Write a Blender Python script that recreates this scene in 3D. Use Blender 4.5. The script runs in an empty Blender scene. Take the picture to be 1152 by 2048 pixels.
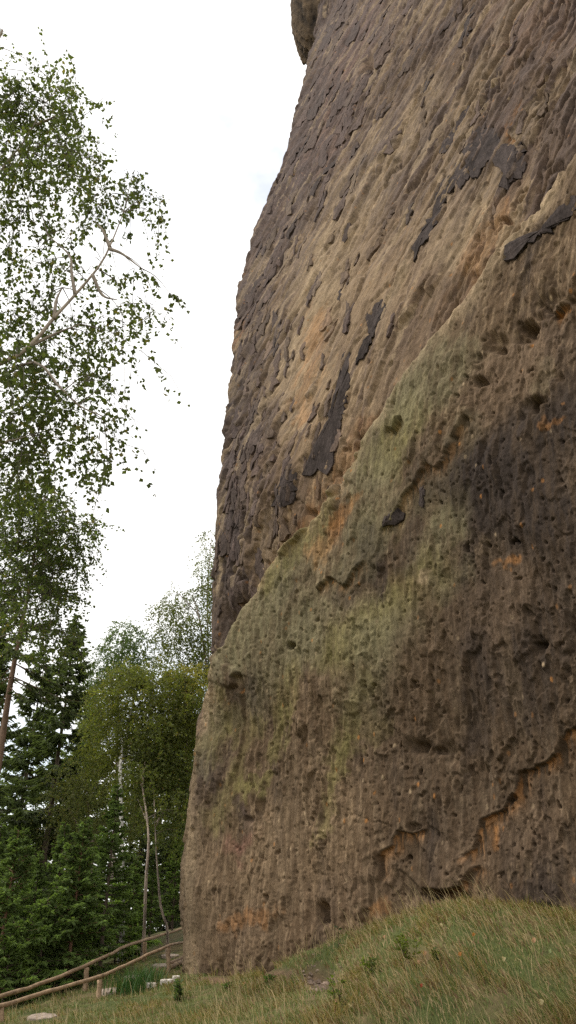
import bpy, math
import numpy as np

# ------------------------------------------------------------------ scene, camera, light
scene = bpy.context.scene
COL = scene.collection
R = math.radians
PITCH = R(28.0)
F = 1500.0                      # focal length in pixels of a 1152 x 2048 picture
EYE = 1.6
CP, SP = math.cos(PITCH), math.sin(PITCH)

cam_data = bpy.data.cameras.new('camera')
cam_data.sensor_fit = 'VERTICAL'
cam_data.sensor_height = 36.0
cam_data.lens = 36.0 * F / 2048.0
cam_data.clip_start = 0.1
cam_data.clip_end = 3000.0
cam = bpy.data.objects.new('camera', cam_data)
COL.objects.link(cam)
cam.location = (0, 0, EYE)
cam.rotation_euler = (R(90) + PITCH, 0, 0)
scene.camera = cam

SUN_ELEV, SUN_AZ = R(52), R(-80)           # azimuth measured from +Y towards +X: light from the left, along the wall
world = bpy.data.worlds.new('World')
scene.world = world
world.use_nodes = True
wn, wl = world.node_tree.nodes, world.node_tree.links
wn.clear()
w_out = wn.new('ShaderNodeOutputWorld')
w_bg = wn.new('ShaderNodeBackground')
w_sky = wn.new('ShaderNodeTexSky')
w_sky.sky_type = 'NISHITA'
w_sky.sun_disc = False
w_sky.sun_elevation = SUN_ELEV
w_sky.sun_rotation = SUN_AZ
w_co = wn.new('ShaderNodeTexCoord')
w_map = wn.new('ShaderNodeMapping')
w_map.inputs['Scale'].default_value = (1.0, 1.0, 1.6)
w_map.inputs['Location'].default_value = (0.35, 0.1, 0.0)
w_noise = wn.new('ShaderNodeTexNoise')
w_noise.inputs['Scale'].default_value = 2.6
w_noise.inputs['Detail'].default_value = 6.0
w_noise.inputs['Roughness'].default_value = 0.55
w_ramp = wn.new('ShaderNodeValToRGB')
w_ramp.color_ramp.elements[0].position = 0.37
w_ramp.color_ramp.elements[0].color = (0.50, 0.50, 0.50, 1)
w_ramp.color_ramp.elements[1].position = 0.49
w_ramp.color_ramp.elements[1].color = (1, 1, 1, 1)
w_mul = wn.new('ShaderNodeMixRGB')
w_mul.blend_type = 'MULTIPLY'
w_mul.inputs['Fac'].default_value = 1.0
w_mul.inputs['Color2'].default_value = (0.14, 0.14, 0.14, 1)
w_mix = wn.new('ShaderNodeMixRGB')
w_mix.inputs['Color2'].default_value = (1.05, 1.04, 1.02, 1)
wl.new(w_co.outputs['Generated'], w_map.inputs['Vector'])
wl.new(w_map.outputs['Vector'], w_noise.inputs['Vector'])
wl.new(w_noise.outputs['Fac'], w_ramp.inputs['Fac'])
wl.new(w_sky.outputs['Color'], w_mul.inputs['Color1'])
wl.new(w_mul.outputs['Color'], w_mix.inputs['Color1'])
wl.new(w_ramp.outputs['Color'], w_mix.inputs['Fac'])
wl.new(w_mix.outputs['Color'], w_bg.inputs['Color'])
w_bg.inputs['Strength'].default_value = 1.0
wl.new(w_bg.outputs['Background'], w_out.inputs['Surface'])

sun_data = bpy.data.lights.new('sun', 'SUN')
sun_data.energy = 1.5
sun_data.angle = R(7)
sun_data.color = (1.0, 0.94, 0.84)
sun = bpy.data.objects.new('sun', sun_data)
COL.objects.link(sun)
sun.location = (-20, -10, 40)
sun.rotation_euler = (R(90) - SUN_ELEV, 0, -SUN_AZ + math.pi)

scene.view_settings.view_transform = 'Standard'
scene.view_settings.look = 'None'
scene.view_settings.exposure = 0.50
scene.view_settings.gamma = 1.0
scene.view_settings.use_curve_mapping = False
scene.cycles.use_denoising = False
scene.cycles.max_bounces = 6
scene.cycles.diffuse_bounces = 4
scene.cycles.transparent_max_bounces = 8

# ------------------------------------------------------------------ picture <-> place
def rayd(px, py):
    c = (1024.0 - py) / F
    return np.array([(px - 576.0) / F, CP - c * SP, SP + c * CP])

def at(px, py, depth):
    """the point at that pixel of the photograph whose distance along +Y is depth"""
    d = rayd(px, py)
    return np.array([0, 0, EYE]) + d * (depth / d[1])

def proj(P):
    dz = P[..., 2] - EYE
    zc = P[..., 1] * CP + dz * SP
    yc = -P[..., 1] * SP + dz * CP
    return 576 + F * P[..., 0] / zc, 1024 - F * yc / zc, zc

# ------------------------------------------------------------------ noise
def _hash(ix, iy, seed):
    h = (ix.astype(np.int64) * 374761393 + iy.astype(np.int64) * 668265263 + seed * 1442695041) & 0xFFFFFFFF
    h = ((h ^ (h >> 13)) * 1274126177) & 0xFFFFFFFF
    h = ((h ^ (h >> 16)) * 2246822519) & 0xFFFFFFFF
    return h ^ (h >> 15)

def perlin(x, y, seed=0):
    x = np.asarray(x, dtype=np.float32); y = np.asarray(y, dtype=np.float32)
    x0 = np.floor(x); y0 = np.floor(y)
    fx = x - x0; fy = y - y0
    ix = x0.astype(np.int32); iy = y0.astype(np.int32)
    u = fx * fx * fx * (fx * (fx * 6 - 15) + 10)
    v = fy * fy * fy * (fy * (fy * 6 - 15) + 10)
    def g(dx, dy):
        a = (_hash(ix + dx, iy + dy, seed) & 0xFFFF).astype(np.float32) * np.float32(2 * math.pi / 65536)
        return np.cos(a) * (fx - dx) + np.sin(a) * (fy - dy)
    n0 = g(0, 0); n0 = n0 + u * (g(1, 0) - n0)
    n1 = g(0, 1); n1 = n1 + u * (g(1, 1) - n1)
    return (n0 + v * (n1 - n0)) * 1.5

def fbm(x, y, octaves=4, seed=0, gain=0.5, lac=2.03):
    s = 0; a = 1.0; tot = 0
    for o in range(octaves):
        s = s + a * perlin(x, y, seed + o * 17)
        tot += a
        x = x * lac + 3.7; y = y * lac - 1.3; a *= gain
    return s / tot

def worley(x, y, seed=0):
    """distance to the nearest jittered point, its random value and a second one"""
    x0 = np.floor(x).astype(np.int32); y0 = np.floor(y).astype(np.int32)
    best = np.full(x.shape, 9.0, np.float32); rnd = np.zeros(x.shape, np.float32); rnd2 = np.zeros(x.shape, np.float32)
    for dx in (-1, 0, 1):
        for dy in (-1, 0, 1):
            h = _hash(x0 + dx, y0 + dy, seed)
            jx = (h & 1023).astype(np.float32) / 1023; jy = ((h >> 10) & 1023).astype(np.float32) / 1023
            d = np.hypot(x0 + dx + jx - x, y0 + dy + jy - y).astype(np.float32)
            m = d < best
            best = np.where(m, d, best)
            rnd = np.where(m, ((h >> 20) & 1023).astype(np.float32) / 1023, rnd)
            rnd2 = np.where(m, ((h >> 5) & 1023).astype(np.float32) / 1023, rnd2)
    return best, rnd, rnd2

def sstep(a, b, x):
    t = np.clip((x - a) / (b - a), 0, 1)
    return t * t * (3 - 2 * t)

def lerp(a, b, t):
    return a + (b - a) * t

# ------------------------------------------------------------------ mesh and object helpers
def mesh_from(name, verts, quads=None, tris=None, col=None, uv=None, smooth=True):
    me = bpy.data.meshes.new(name)
    verts = np.asarray(verts, dtype=np.float32)
    nq = 0 if quads is None else len(quads)
    nt = 0 if tris is None else len(tris)
    loops = []
    if nq: loops.append(np.asarray(quads, dtype=np.int32).ravel())
    if nt: loops.append(np.asarray(tris, dtype=np.int32).ravel())
    loops = np.concatenate(loops)
    starts = np.concatenate([np.arange(nq, dtype=np.int32) * 4, nq * 4 + np.arange(nt, dtype=np.int32) * 3])
    me.vertices.add(len(verts)); me.loops.add(len(loops)); me.polygons.add(nq + nt)
    me.vertices.foreach_set('co', verts.ravel())
    me.loops.foreach_set('vertex_index', loops)
    me.polygons.foreach_set('loop_start', starts)
    me.polygons.foreach_set('use_smooth', np.full(nq + nt, bool(smooth)))
    if col is not None:
        a = me.attributes.new('tint', 'FLOAT_COLOR', 'POINT')
        c4 = np.ones((len(verts), 4), dtype=np.float32); c4[:, :3] = col
        a.data.foreach_set('color', c4.ravel())
    if uv is not None:
        l = me.uv_layers.new(name='surface')
        l.data.foreach_set('uv', np.asarray(uv, dtype=np.float32)[loops].ravel())
    me.update(calc_edges=True)
    return me

def obj(name, me, mat=None, parent=None, label=None, cat=None, group=None, kind=None, loc=None):
    o = bpy.data.objects.new(name, me)
    COL.objects.link(o)
    if mat is not None and me is not None and len(me.materials) == 0:
        me.materials.append(mat)
    if parent is not None: o.parent = parent
    if loc is not None: o.location = loc
    if label: o['label'] = label
    if cat: o['category'] = cat
    if group: o['group'] = group
    if kind: o['kind'] = kind
    return o

def grid_quads(nr, nc):
    i = np.arange(nr * nc, dtype=np.int32).reshape(nr, nc)
    return np.stack([i[:-1, :-1], i[:-1, 1:], i[1:, 1:], i[1:, :-1]], -1).reshape(-1, 4)

class Geo:
    """collects pieces of one mesh"""
    def __init__(self): self.v = []; self.q = []; self.t = []; self.c = []; self.n = 0
    def add(self, v, q=None, t=None, c=None):
        v = np.asarray(v, dtype=np.float32)
        if q is not None and len(q): self.q.append(np.asarray(q, dtype=np.int32) + self.n)
        if t is not None and len(t): self.t.append(np.asarray(t, dtype=np.int32) + self.n)
        self.v.append(v); self.n += len(v)
        if c is not None: self.c.append(np.broadcast_to(np.asarray(c, dtype=np.float32), (len(v), 3)))
    def mesh(self, name, smooth=True):
        return mesh_from(name, np.concatenate(self.v), np.concatenate(self.q) if self.q else None,
                         np.concatenate(self.t) if self.t else None,
                         np.concatenate(self.c) if self.c else None, smooth=smooth)
    def tube(self, pts, rad, sides=7, c=None, rough=0.0, cap=True, seed=0):
        pts = np.asarray(pts, dtype=np.float64); n = len(pts)
        rad = np.broadcast_to(np.asarray(rad, dtype=np.float64), (n,))
        tan = np.gradient(pts, axis=0)
        tan /= np.linalg.norm(tan, axis=1)[:, None] + 1e-9
        ref = np.array([0.3, 1.0, 0.05]) if abs(tan[0, 2]) > 0.6 else np.array([0, 0, 1.0])
        a = np.cross(tan, ref); a /= np.linalg.norm(a, axis=1)[:, None] + 1e-9
        b = np.cross(tan, a)
        ang = np.arange(sides) * 2 * math.pi / sides
        rr = rad[:, None] * np.ones(sides)
        if rough:
            rr = rr * (1 + rough * np.random.default_rng(seed).uniform(-1, 1, rr.shape))
        v = pts[:, None, :] + rr[..., None] * (np.cos(ang)[None, :, None] * a[:, None, :] + np.sin(ang)[None, :, None] * b[:, None, :])
        v = v.reshape(-1, 3)
        i = np.arange(n - 1)[:, None] * sides; j = np.arange(sides); j2 = (j + 1) % sides
        q = np.stack([i + j, i + j2, i + sides + j2, i + sides + j], -1).reshape(-1, 4)
        t = []
        if cap:
            v = np.concatenate([v, pts[:1], pts[-1:]])
            c0, c1 = n * sides, n * sides + 1
            t = [(c0, j2[k], j[k]) for k in range(sides)] + [(c1, (n - 1) * sides + j[k], (n - 1) * sides + j2[k]) for k in range(sides)]
        self.add(v, q, t, c)

def catmull(pts, n):
    pts = np.asarray(pts, dtype=np.float64)
    p = np.concatenate([2 * pts[:1] - pts[1:2], pts, 2 * pts[-1:] - pts[-2:-1]])
    tt = np.linspace(0, len(pts) - 1 - 1e-6, n)
    k = tt.astype(int); f = (tt - k)[:, None]
    p0, p1, p2, p3 = p[k], p[k + 1], p[k + 2], p[k + 3]
    return 0.5 * (2 * p1 + (p2 - p0) * f + (2 * p0 - 5 * p1 + 4 * p2 - p3) * f ** 2 + (3 * p1 - p0 - 3 * p2 + p3) * f ** 3)

# ------------------------------------------------------------------ materials
def new_mat(name):
    m = bpy.data.materials.new(name); m.use_nodes = True
    nt = m.node_tree
    return m, nt.nodes, nt.links, nt.nodes['Principled BSDF']

def tint_mat(name, rough=0.9, noise_scale=20.0, noise_amt=0.35, bump=0.3, bump_dist=0.02, coords='Object', stretch=(1, 1, 1), spec=0.25,
             detail2=None):
    """colour from the tint attribute, broken up by noise, with fine relief"""
    m, n, l, b = new_mat(name)
    at_ = n.new('ShaderNodeAttribute'); at_.attribute_name = 'tint'
    tc = n.new('ShaderNodeTexCoord'); mp = n.new('ShaderNodeMapping')
    mp.inputs['Scale'].default_value = stretch
    l.new(tc.outputs[coords], mp.inputs['Vector'])
    ns = n.new('ShaderNodeTexNoise'); ns.inputs['Scale'].default_value = noise_scale
    ns.inputs['Detail'].default_value = 7; ns.inputs['Roughness'].default_value = 0.65
    l.new(mp.outputs['Vector'], ns.inputs['Vector'])
    mr = n.new('ShaderNodeMapRange')
    mr.inputs['From Min'].default_value = 0.25; mr.inputs['From Max'].default_value = 0.75
    mr.inputs['To Min'].default_value = 1 - noise_amt; mr.inputs['To Max'].default_value = 1 + noise_amt
    l.new(ns.outputs['Fac'], mr.inputs['Value'])
    mx = n.new('ShaderNodeVectorMath'); mx.operation = 'SCALE'
    l.new(at_.outputs['Color'], mx.inputs[0]); l.new(mr.outputs['Result'], mx.inputs['Scale'])
    l.new(mx.outputs['Vector'], b.inputs['Base Color'])
    b.inputs['Roughness'].default_value = rough
    b.inputs['Specular IOR Level'].default_value = spec
    bp = n.new('ShaderNodeBump'); bp.inputs['Strength'].default_value = bump; bp.inputs['Distance'].default_value = bump_dist
    if detail2:
        n2 = n.new('ShaderNodeTexNoise'); n2.inputs['Scale'].default_value = detail2
        n2.inputs['Detail'].default_value = 5; n2.inputs['Roughness'].default_value = 0.7
        l.new(mp.outputs['Vector'], n2.inputs['Vector'])
        ad = n.new('ShaderNodeMath'); ad.operation = 'ADD'
        l.new(ns.outputs['Fac'], ad.inputs[0]); l.new(n2.outputs['Fac'], ad.inputs[1])
        l.new(ad.outputs['Value'], bp.inputs['Height'])
        m2 = n.new('ShaderNodeMapRange'); m2.inputs['From Min'].default_value = 0.3; m2.inputs['From Max'].default_value = 0.7
        m2.inputs['To Min'].default_value = 1 - noise_amt * .7; m2.inputs['To Max'].default_value = 1 + noise_amt * .7
        l.new(n2.outputs['Fac'], m2.inputs['Value'])
        mm = n.new('ShaderNodeMath'); mm.operation = 'MULTIPLY'
        l.new(mr.outputs['Result'], mm.inputs[0]); l.new(m2.outputs['Result'], mm.inputs[1]); l.new(mm.outputs['Value'], mx.inputs['Scale'])
    else:
        l.new(ns.outputs['Fac'], bp.inputs['Height'])
    l.new(bp.outputs['Normal'], b.inputs['Normal'])
    return m

def leaf_mat(name, trans=0.52, rough=0.55):
    m, n, l, b = new_mat(name)
    at_ = n.new('ShaderNodeAttribute'); at_.attribute_name = 'tint'
    l.new(at_.outputs['Color'], b.inputs['Base Color'])
    b.inputs['Roughness'].default_value = rough; b.inputs['Specular IOR Level'].default_value = 0.3
    tr = n.new('ShaderNodeBsdfTranslucent')
    mu = n.new('ShaderNodeVectorMath'); mu.operation = 'MULTIPLY'; mu.inputs[1].default_value = (1.25, 1.35, 0.6)
    l.new(at_.outputs['Color'], mu.inputs[0]); l.new(mu.outputs['Vector'], tr.inputs['Color'])
    mx = n.new('ShaderNodeMixShader'); mx.inputs['Fac'].default_value = trans
    l.new(b.outputs['BSDF'], mx.inputs[1]); l.new(tr.outputs['BSDF'], mx.inputs[2])
    l.new(mx.outputs['Shader'], n['Material Output'].inputs['Surface'])
    return m

M_rock = tint_mat('sandstone', 0.95, 9.0, 0.42, 0.7, 0.03, 'UV', (1.0, 0.36, 1.0), 0.12, detail2=30.0)
M_crust = tint_mat('iron_crust', 0.95, 5.0, 0.6, 0.5, 0.03, 'Object', (1, 1, 0.4), 0.08, detail2=26.0)
M_soil = tint_mat('soil_and_turf', 0.95, 6.0, 0.4, 0.6, 0.05, 'Object', spec=0.1)
M_bark = tint_mat('bark', 0.9, 12.0, 0.4, 0.5, 0.02, 'Object', (1, 1, 0.35))
M_wood = tint_mat('weathered_wood', 0.85, 9.0, 0.5, 0.4, 0.01, 'Object')
M_stone = tint_mat('pale_stone', 0.9, 14.0, 0.25, 0.5, 0.02, 'Object')
M_leaf = leaf_mat('leaf')
M_needle = leaf_mat('needle', 0.46, 0.6)
M_grass = leaf_mat('grass_blade', 0.25, 0.6)

# ------------------------------------------------------------------ the cliff: a tall wall running from the right foreground to a far corner
RX, RY = 3.86, 11.5
EX, EY = -0.592, 0.806                     # along the wall, towards the far corner
NX, NY = -0.806, -0.592                    # outward
ARC_R, ARC_MAX = 0.9, R(105)

_zt = np.linspace(-5, 70, 1501)
_k = 0.02 + 0.23 * sstep(7.0, 17.0, _zt)   # how far the wall leans back at each height
_st = np.cumsum(_k) * (_zt[1] - _zt[0]); _st -= np.interp(0, _zt, _st)
def setback(z): return np.interp(z, _zt, _st)
def lean(z): return np.interp(z, _zt, _k)

SIL = np.array([(367, 1975), (366, 1955), (368, 1900), (368, 1870), (363, 1835), (361, 1800), (363, 1760), (364, 1735), (368, 1700), (372, 1660),
    (375, 1625), (378, 1600), (383, 1560), (386, 1520), (391, 1490), (394, 1470), (397, 1440), (401, 1420), (409, 1400), (415, 1385), (419, 1370),
    (419, 1350), (418, 1330), (420, 1310), (422, 1280), (422, 1240), (423, 1200), (425, 1150), (428, 1100), (431, 1050), (435, 1000), (436, 985), (440, 975),
    (445, 900), (448, 850), (455, 800), (457, 770), (460, 760), (466, 720), (466, 690), (470, 650), (472, 620), (475, 575), (481, 562), (488, 540),
    (497, 510), (502, 480), (507, 462), (514, 452), (522, 430), (530, 410), (541, 380), (556, 350), (574, 300), (580, 270), (583, 255), (590, 220),
    (600, 190), (606, 160), (610, 145), (620, 100), (631, 50), (641, 0), (650, -40)], dtype=float)[::-1]

ROWS = np.linspace(-34, 2000, 1190)        # picture heights at which the wall is sampled most densely
cc = (1024 - ROWS) / F
G = (SP + cc * CP) / (CP - cc * SP)        # height gained per metre of distance for each row
KAP = CP + G * SP

def solve_u(m, g, kap):
    """wall coordinate u seen at horizontal slope m for a row (arrays)"""
    s = np.zeros_like(m * g)
    for _ in range(12):
        u = (RX + (-NX) * s - m * kap * (RY + (-NY) * s)) / (m * kap * EY - EX)
        y = RY + EY * u - NY * s
        s = setback(EYE + g * y)
    return u

def wall_at(u, z, ue):
    """surface point and normal; past ue the wall turns round the corner"""
    w = np.maximum(u - ue, 0)
    phi = np.minimum(w / ARC_R, ARC_MAX)
    ext = np.maximum(w - ARC_R * ARC_MAX, 0)
    ub = np.minimum(u, ue) + ARC_R * np.sin(phi) + ext * math.cos(ARC_MAX) * (phi >= ARC_MAX)
    back = ARC_R * (1 - np.cos(phi)) + ext * math.sin(ARC_MAX) * (phi >= ARC_MAX) + setback(z)
    P = np.stack([RX + EX * ub - NX * back, RY + EY * ub - NY * back, z], -1)
    k = lean(z)
    N = np.stack([NX * np.cos(phi) + EX * np.sin(phi), NY * np.cos(phi) + EY * np.sin(phi), k * np.ones_like(phi)], -1)
    return P, N / np.linalg.norm(N, axis=-1, keepdims=True)

# where the corner begins on every row, so that its outline falls as it should
silx = np.interp(ROWS, SIL[:, 1], SIL[:, 0])
ue = solve_u((silx - 576) / F, G, KAP)
wa = np.linspace(0, 1.3, 40)
for _ in range(10):
    U = ue[:, None] + wa[None, :]
    z = EYE + G[:, None] * (RY + EY * U)
    for _ in range(4):
        P, N = wall_at(U, z, ue[:, None]); z = EYE + G[:, None] * P[..., 1]
    px, py, zc = proj(P)
    j = px.argmin(1)
    err = px[np.arange(len(ROWS)), j] - silx
    ue += err * zc[np.arange(len(ROWS)), j] / F / 0.62 * 0.8

NCOL = 505
NRT = 54
pxr = 1186.0
P_e, _ = wall_at(ue, EYE + G * (RY + EY * ue), ue)
for _ in range(6):
    P_e, _ = wall_at(ue, EYE + G * P_e[:, 1], ue)
ue_px = proj(P_e)[0]
q = np.linspace(0, 1, NCOL)
m = ((pxr + (ue_px[:, None] - pxr) * q[None, :]) - 576) / F
U_main = solve_u(m, G[:, None], KAP[:, None])
U_right = U_main[:, :1] - (np.linspace(1, 0, NRT, endpoint=False) ** 1.9)[None, :] * 8.0
w1 = np.linspace(0, ARC_R * ARC_MAX, 44)[1:]
w2 = ARC_R * ARC_MAX + np.linspace(0, 1, 24)[1:] ** 1.4 * 9.0
U_arc = ue[:, None] + np.concatenate([w1, w2])[None, :]
U = np.concatenate([U_right, U_main, U_arc], 1)
z = EYE + G[:, None] * (RY + EY * np.minimum(U, ue[:, None] + 0.6))
for _ in range(6):
    P, N = wall_at(np.minimum(U, ue[:, None] + 1.0), z, ue[:, None]); z = EYE + G[:, None] * P[..., 1]
UE = np.repeat(ue[:, None], U.shape[1], 1)
# rows below the ground and above the picture, up to the top of the rock
zlow, ztop = z[-1], z[0]
low_z = np.stack([zlow - 0.5, zlow - 1.4, zlow - 3.0]); 
TOPN = 26
f_ = (np.linspace(0, 1, TOPN + 1)[1:][::-1])[:, None]
Z_TOP = 47.0
up_z = ztop[None, :] + (np.maximum(Z_TOP, ztop + 1.5)[None, :] - ztop[None, :]) * f_
z = np.concatenate([up_z, z, low_z]); U = np.concatenate([np.repeat(U[:1], TOPN, 0), U, np.repeat(U[-1:], 3, 0)])
UE = np.concatenate([np.repeat(UE[:1], TOPN, 0), UE, np.repeat(UE[-1:], 3, 0)])
P0, N0 = wall_at(U, z, UE)
NR, NC = U.shape
PX, PY, ZC = proj(P0)
MPP = ZC / F                                # metres per picture pixel on the wall

# surface coordinates that follow the grain of the rock: upright below, leaning to the right higher up
_a = 0.42 * sstep(6.0, 17.0, _zt)
_At = np.cumsum(_a) * (_zt[1] - _zt[0]); _At -= np.interp(0, _zt, _At)
S = (U + np.interp(z, _zt, _At)).astype(np.float32)
T = (z * 1.02).astype(np.float32)

wx = fbm(S * 1.3, T * 0.8, 4, 11); wy = fbm(S * 1.3, T * 0.8, 4, 12)       # ragged edges for everything drawn on the wall
fx = fbm(S * 7, T * 4, 3, 13); fy = fbm(S * 7, T * 4, 3, 14)
WPX = PX + 34 * wx + 12 * fx; WPY = PY + 44 * wy + 14 * fy

def capsule(x0, y0, x1, y1, r, soft=0.6):
    """1 inside a soft thick line between two places on the wall"""
    dx, dy = x1 - x0, y1 - y0
    t = np.clip(((WPX - x0) * dx + (WPY - y0) * dy) / max(dx * dx + dy * dy, 1e-6), 0, 1)
    d = np.hypot(WPX - x0 - t * dx, WPY - y0 - t * dy)
    return 1 - sstep(r * (1 - soft), r * (1 + soft), d)

# --- zones
LEDGE = np.array([(1700, -400), (1480, -60), (1330, 130), (1200, 285), (1152, 339), (1120, 372), (1074, 440), (1022, 493), (974, 566), (923, 646), (868, 711), (853, 737), (793, 822), (742, 890), (692, 973),
    (651, 1034), (606, 1084), (566, 1129), (505, 1220), (485, 1255), (465, 1298), (440, 1318), (428, 1348), (418, 1385), (400, 1440), (380, 1500)], dtype=float)
lx = np.interp(PY, LEDGE[:, 1], LEDGE[:, 0], left=1700, right=360)
ld = (PX - lx) * 0.78 * MPP + 0.07 * fbm(S * 1.0, T * 1.0, 4, 21) + 0.008 * fx       # metres below (+) or above (-) the slanting ledge
lower = sstep(-0.05, 0.12, ld)
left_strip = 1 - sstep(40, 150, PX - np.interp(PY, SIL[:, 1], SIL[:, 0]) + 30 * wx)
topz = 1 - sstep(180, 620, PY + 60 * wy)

# --- relief
big = fbm(U * 0.28, z * 0.2, 4, 31)
D = 0.28 * big * sstep(-0.2, 0.5, np.abs(big))
ledge_h = 0.42 * np.exp(-np.maximum(ld, 0) / 3.2) * sstep(-0.02, 0.12, ld)
under = -0.42 * np.exp(np.minimum(ld, 0) / 0.42) * (1 - sstep(-0.05, 0.05, ld))
D = D + (ledge_h + under) * sstep(1480, 1300, PY) + 0.0
# second, weaker lip below the main one, and the scoop at the ledge's far end
scoop = np.exp(-(((PX - 473) / 26) ** 2 + ((PY - 1252) / 48) ** 2)) * (1 - lower)
D -= 0.40 * scoop
rough1 = fbm(S * 2.2, T * 0.6, 3, 41)
D += 0.035 * rough1
slab = 1 - 0.75 * np.exp(-np.maximum(ld, 0) / 1.3) * lower          # the stone just under the ledge is smoother
flute = fbm(S * 7.0, T * 1.15, 4, 43)
D += (0.010 + 0.034 * lower * slab + 0.025 * sstep(1400, 1560, PY) * sstep(820, 640, PX)) * flute
iso = fbm(S * 5, T * 5, 4, 47)
D += (0.005 + 0.023 * lower * slab) * iso

# scales of crust: each thickens downwards and breaks off at its lower edge
def scales(fs, ft, warp, seed):
    wv = fbm(S * fs, T * ft * 0.6, 3, seed)
    jag = fbm(S * fs * 4, T * ft * 2.6, 2, seed + 5)
    ph = T * ft + S * fs * 0.35 + warp * wv + 0.20 * jag
    return 1 - (ph - np.floor(ph)), np.floor(ph)
sc1, id1 = scales(0.75, 0.24, 1.8, 51)
sc2, id2 = scales(1.7, 0.55, 2.0, 61)
m_sc = sstep(-0.12, 0.22, fbm(S * 0.7, T * 0.28, 3, 71) + 0.45 * left_strip + 0.32 * topz - 0.30 * lower)
m_sc2 = sstep(-0.1, 0.2, fbm(S * 1.4, T * 0.5, 3, 73) + 0.40 * left_strip + 0.28 * topz - 0.16 * lower)
D += 0.085 * m_sc * (sc1 ** 1.8) + 0.03 * m_sc2 * (sc2 ** 1.4)

# long broken edges that run with the grain: one side stands proud and fades away from the edge
def grain_edges(fs, ft, wob, level, amp, fall, seed):
    e = fbm(S * fs + wob * wx, T * ft + wob * 0.4 * wy, 3, seed) + 0.02 * fx - level
    return amp * (e > 0) * np.exp(-np.maximum(e, 0) / fall) * sstep(-0.25, 0.15, perlin(S * 0.9, T * 0.5, seed + 3)), np.exp(-(e / 0.05) ** 2)
up_w = (1 - 0.8 * lower) * (0.45 + 0.55 * np.clip(left_strip + topz, 0, 1))
ge_all = 0
for fs, ft, lv, amp, fall, sd in ((0.75, 0.13, 0.0, .08, .12, 301), (1.3, 0.22, 0.10, .06, .09, 302), (2.4, 0.42, 0.15, .04, .08, 303)):
    ge, _ = grain_edges(fs, ft, 0.5, lv, amp, fall, sd)
    D += ge * up_w; ge_all = ge_all + ge * up_w
D += 0.05 * grain_edges(2.6, 1.1, 0.6, 0.0, 1.0, .18, 307)[0] * lower + 0.03 * grain_edges(6, 1.7, 0.6, 0.05, 1.0, .18, 308)[0] * lower

# flat plates between joints: every piece has its own height and tips outwards at its lower end
def plates_field(fs, ft, seed, amp, tip):
    X = S * fs + 0.35 * wx + 0.05 * fx; Y = T * ft + 0.25 * wy + 0.04 * fy
    x0 = np.floor(X).astype(np.int32); y0 = np.floor(Y).astype(np.int32)
    sec = np.full(X.shape, 9.0, np.float32); side = np.zeros(X.shape, np.float32)
    best = np.full(X.shape, 9.0, np.float32); hh = np.zeros(X.shape, np.float32); rr_ = np.zeros(X.shape, np.float32)
    for dx in (-1, 0, 1):
        for dy in (-1, 0, 1):
            h = _hash(x0 + dx, y0 + dy, seed)
            cx_ = x0 + dx + (h & 1023) / 1023.0; cy_ = y0 + dy + ((h >> 10) & 1023) / 1023.0
            d = np.abs(X - cx_) + 0.8 * np.abs(Y - cy_) + 0.25 * (X - cx_) * np.sign(Y - cy_)
            mm = d < best
            sec = np.where(mm, best, np.minimum(sec, d))
            side = np.where(mm, (X - cx_) - 1.2 * (Y - cy_), side)
            best = np.where(mm, d, best); rv = ((h >> 20) & 1023) / 1023.0
            hh = np.where(mm, amp * (rv - .5) * 2 + tip * (cy_ - Y) + tip * .5 * (rv - .5) * (X - cx_), hh); rr_ = np.where(mm, rv, rr_)
    e = sec - best                            # open joint along the right and lower edge of a plate
    gi, gj = np.gradient(e)
    d = e / (np.hypot(gi, gj) + 1e-6)
    return hh, rr_, np.exp(-(d / 1.3) ** 2) * sstep(-.1, .25, side)
pf1, pr1, pj1 = plates_field(0.95, 0.20, 401, .05, .085)
pf2, pr2, pj2 = plates_field(2.3, 0.50, 402, .024, .045)
pf3, pr3, pj3 = plates_field(2.0, 0.8, 403, .026, .04)
pw = (1 - lower)
pm1 = sstep(-.15, .25, fbm(S * .55, T * .22, 3, 405)); pm2 = sstep(-.05, .3, fbm(S * .9, T * .4, 3, 406))
jm = np.clip(.35 + left_strip + topz, 0, 1)
D -= pw * (0.12 * pj1 * sstep(-.15, .15, fbm(S * .8, T * .3, 2, 407) + .3 * left_strip + .2 * topz) + 0.07 * pj2 * pm2) * jm
D += pf1 * pw * (0.35 + 0.75 * pm1) + pf2 * pw * (0.15 + 0.75 * pm2) * (0.6 + 0.5 * np.clip(left_strip + topz, 0, 1)) + pf3 * lower * slab * (0.5 + 0.5 * sstep(-.2, .3, fbm(S * .6, T * .5, 2, 404))) + 0.6 * pf2 * lower

# thin open cracks along the grain, a few centimetres wide and deep
def cracks(fs, ft, seed, depth, thr):
    e = fbm(S * fs + 0.35 * wx, T * ft + 0.2 * wy, 2, seed) + 0.012 * fx
    gi, gj = np.gradient(e)
    d = e / (np.hypot(gi, gj) + 1e-6)
    mk = sstep(thr, thr + .2, perlin(S * fs * .5 + 9, T * ft * .9, seed + 1))
    return depth * np.exp(-(d / 1.25) ** 2) * mk, sstep(0, 3, d) * np.exp(-np.maximum(d, 0) / 14) * mk
for fs, ft, sd, dep, thr in ((0.6, .085, 501, .22, -.05), (1.0, .15, 502, .18, .0), (1.7, .26, 503, .13, .08), (2.6, .4, 504, .06, .2)):
    cr, sh_ = cracks(fs, ft, sd, dep, thr)
    D += (-cr + 0.012 * sh_) * (0.25 + 0.75 * np.clip(left_strip + topz + .25, 0, 1)) * (1 - .85 * lower)
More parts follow.
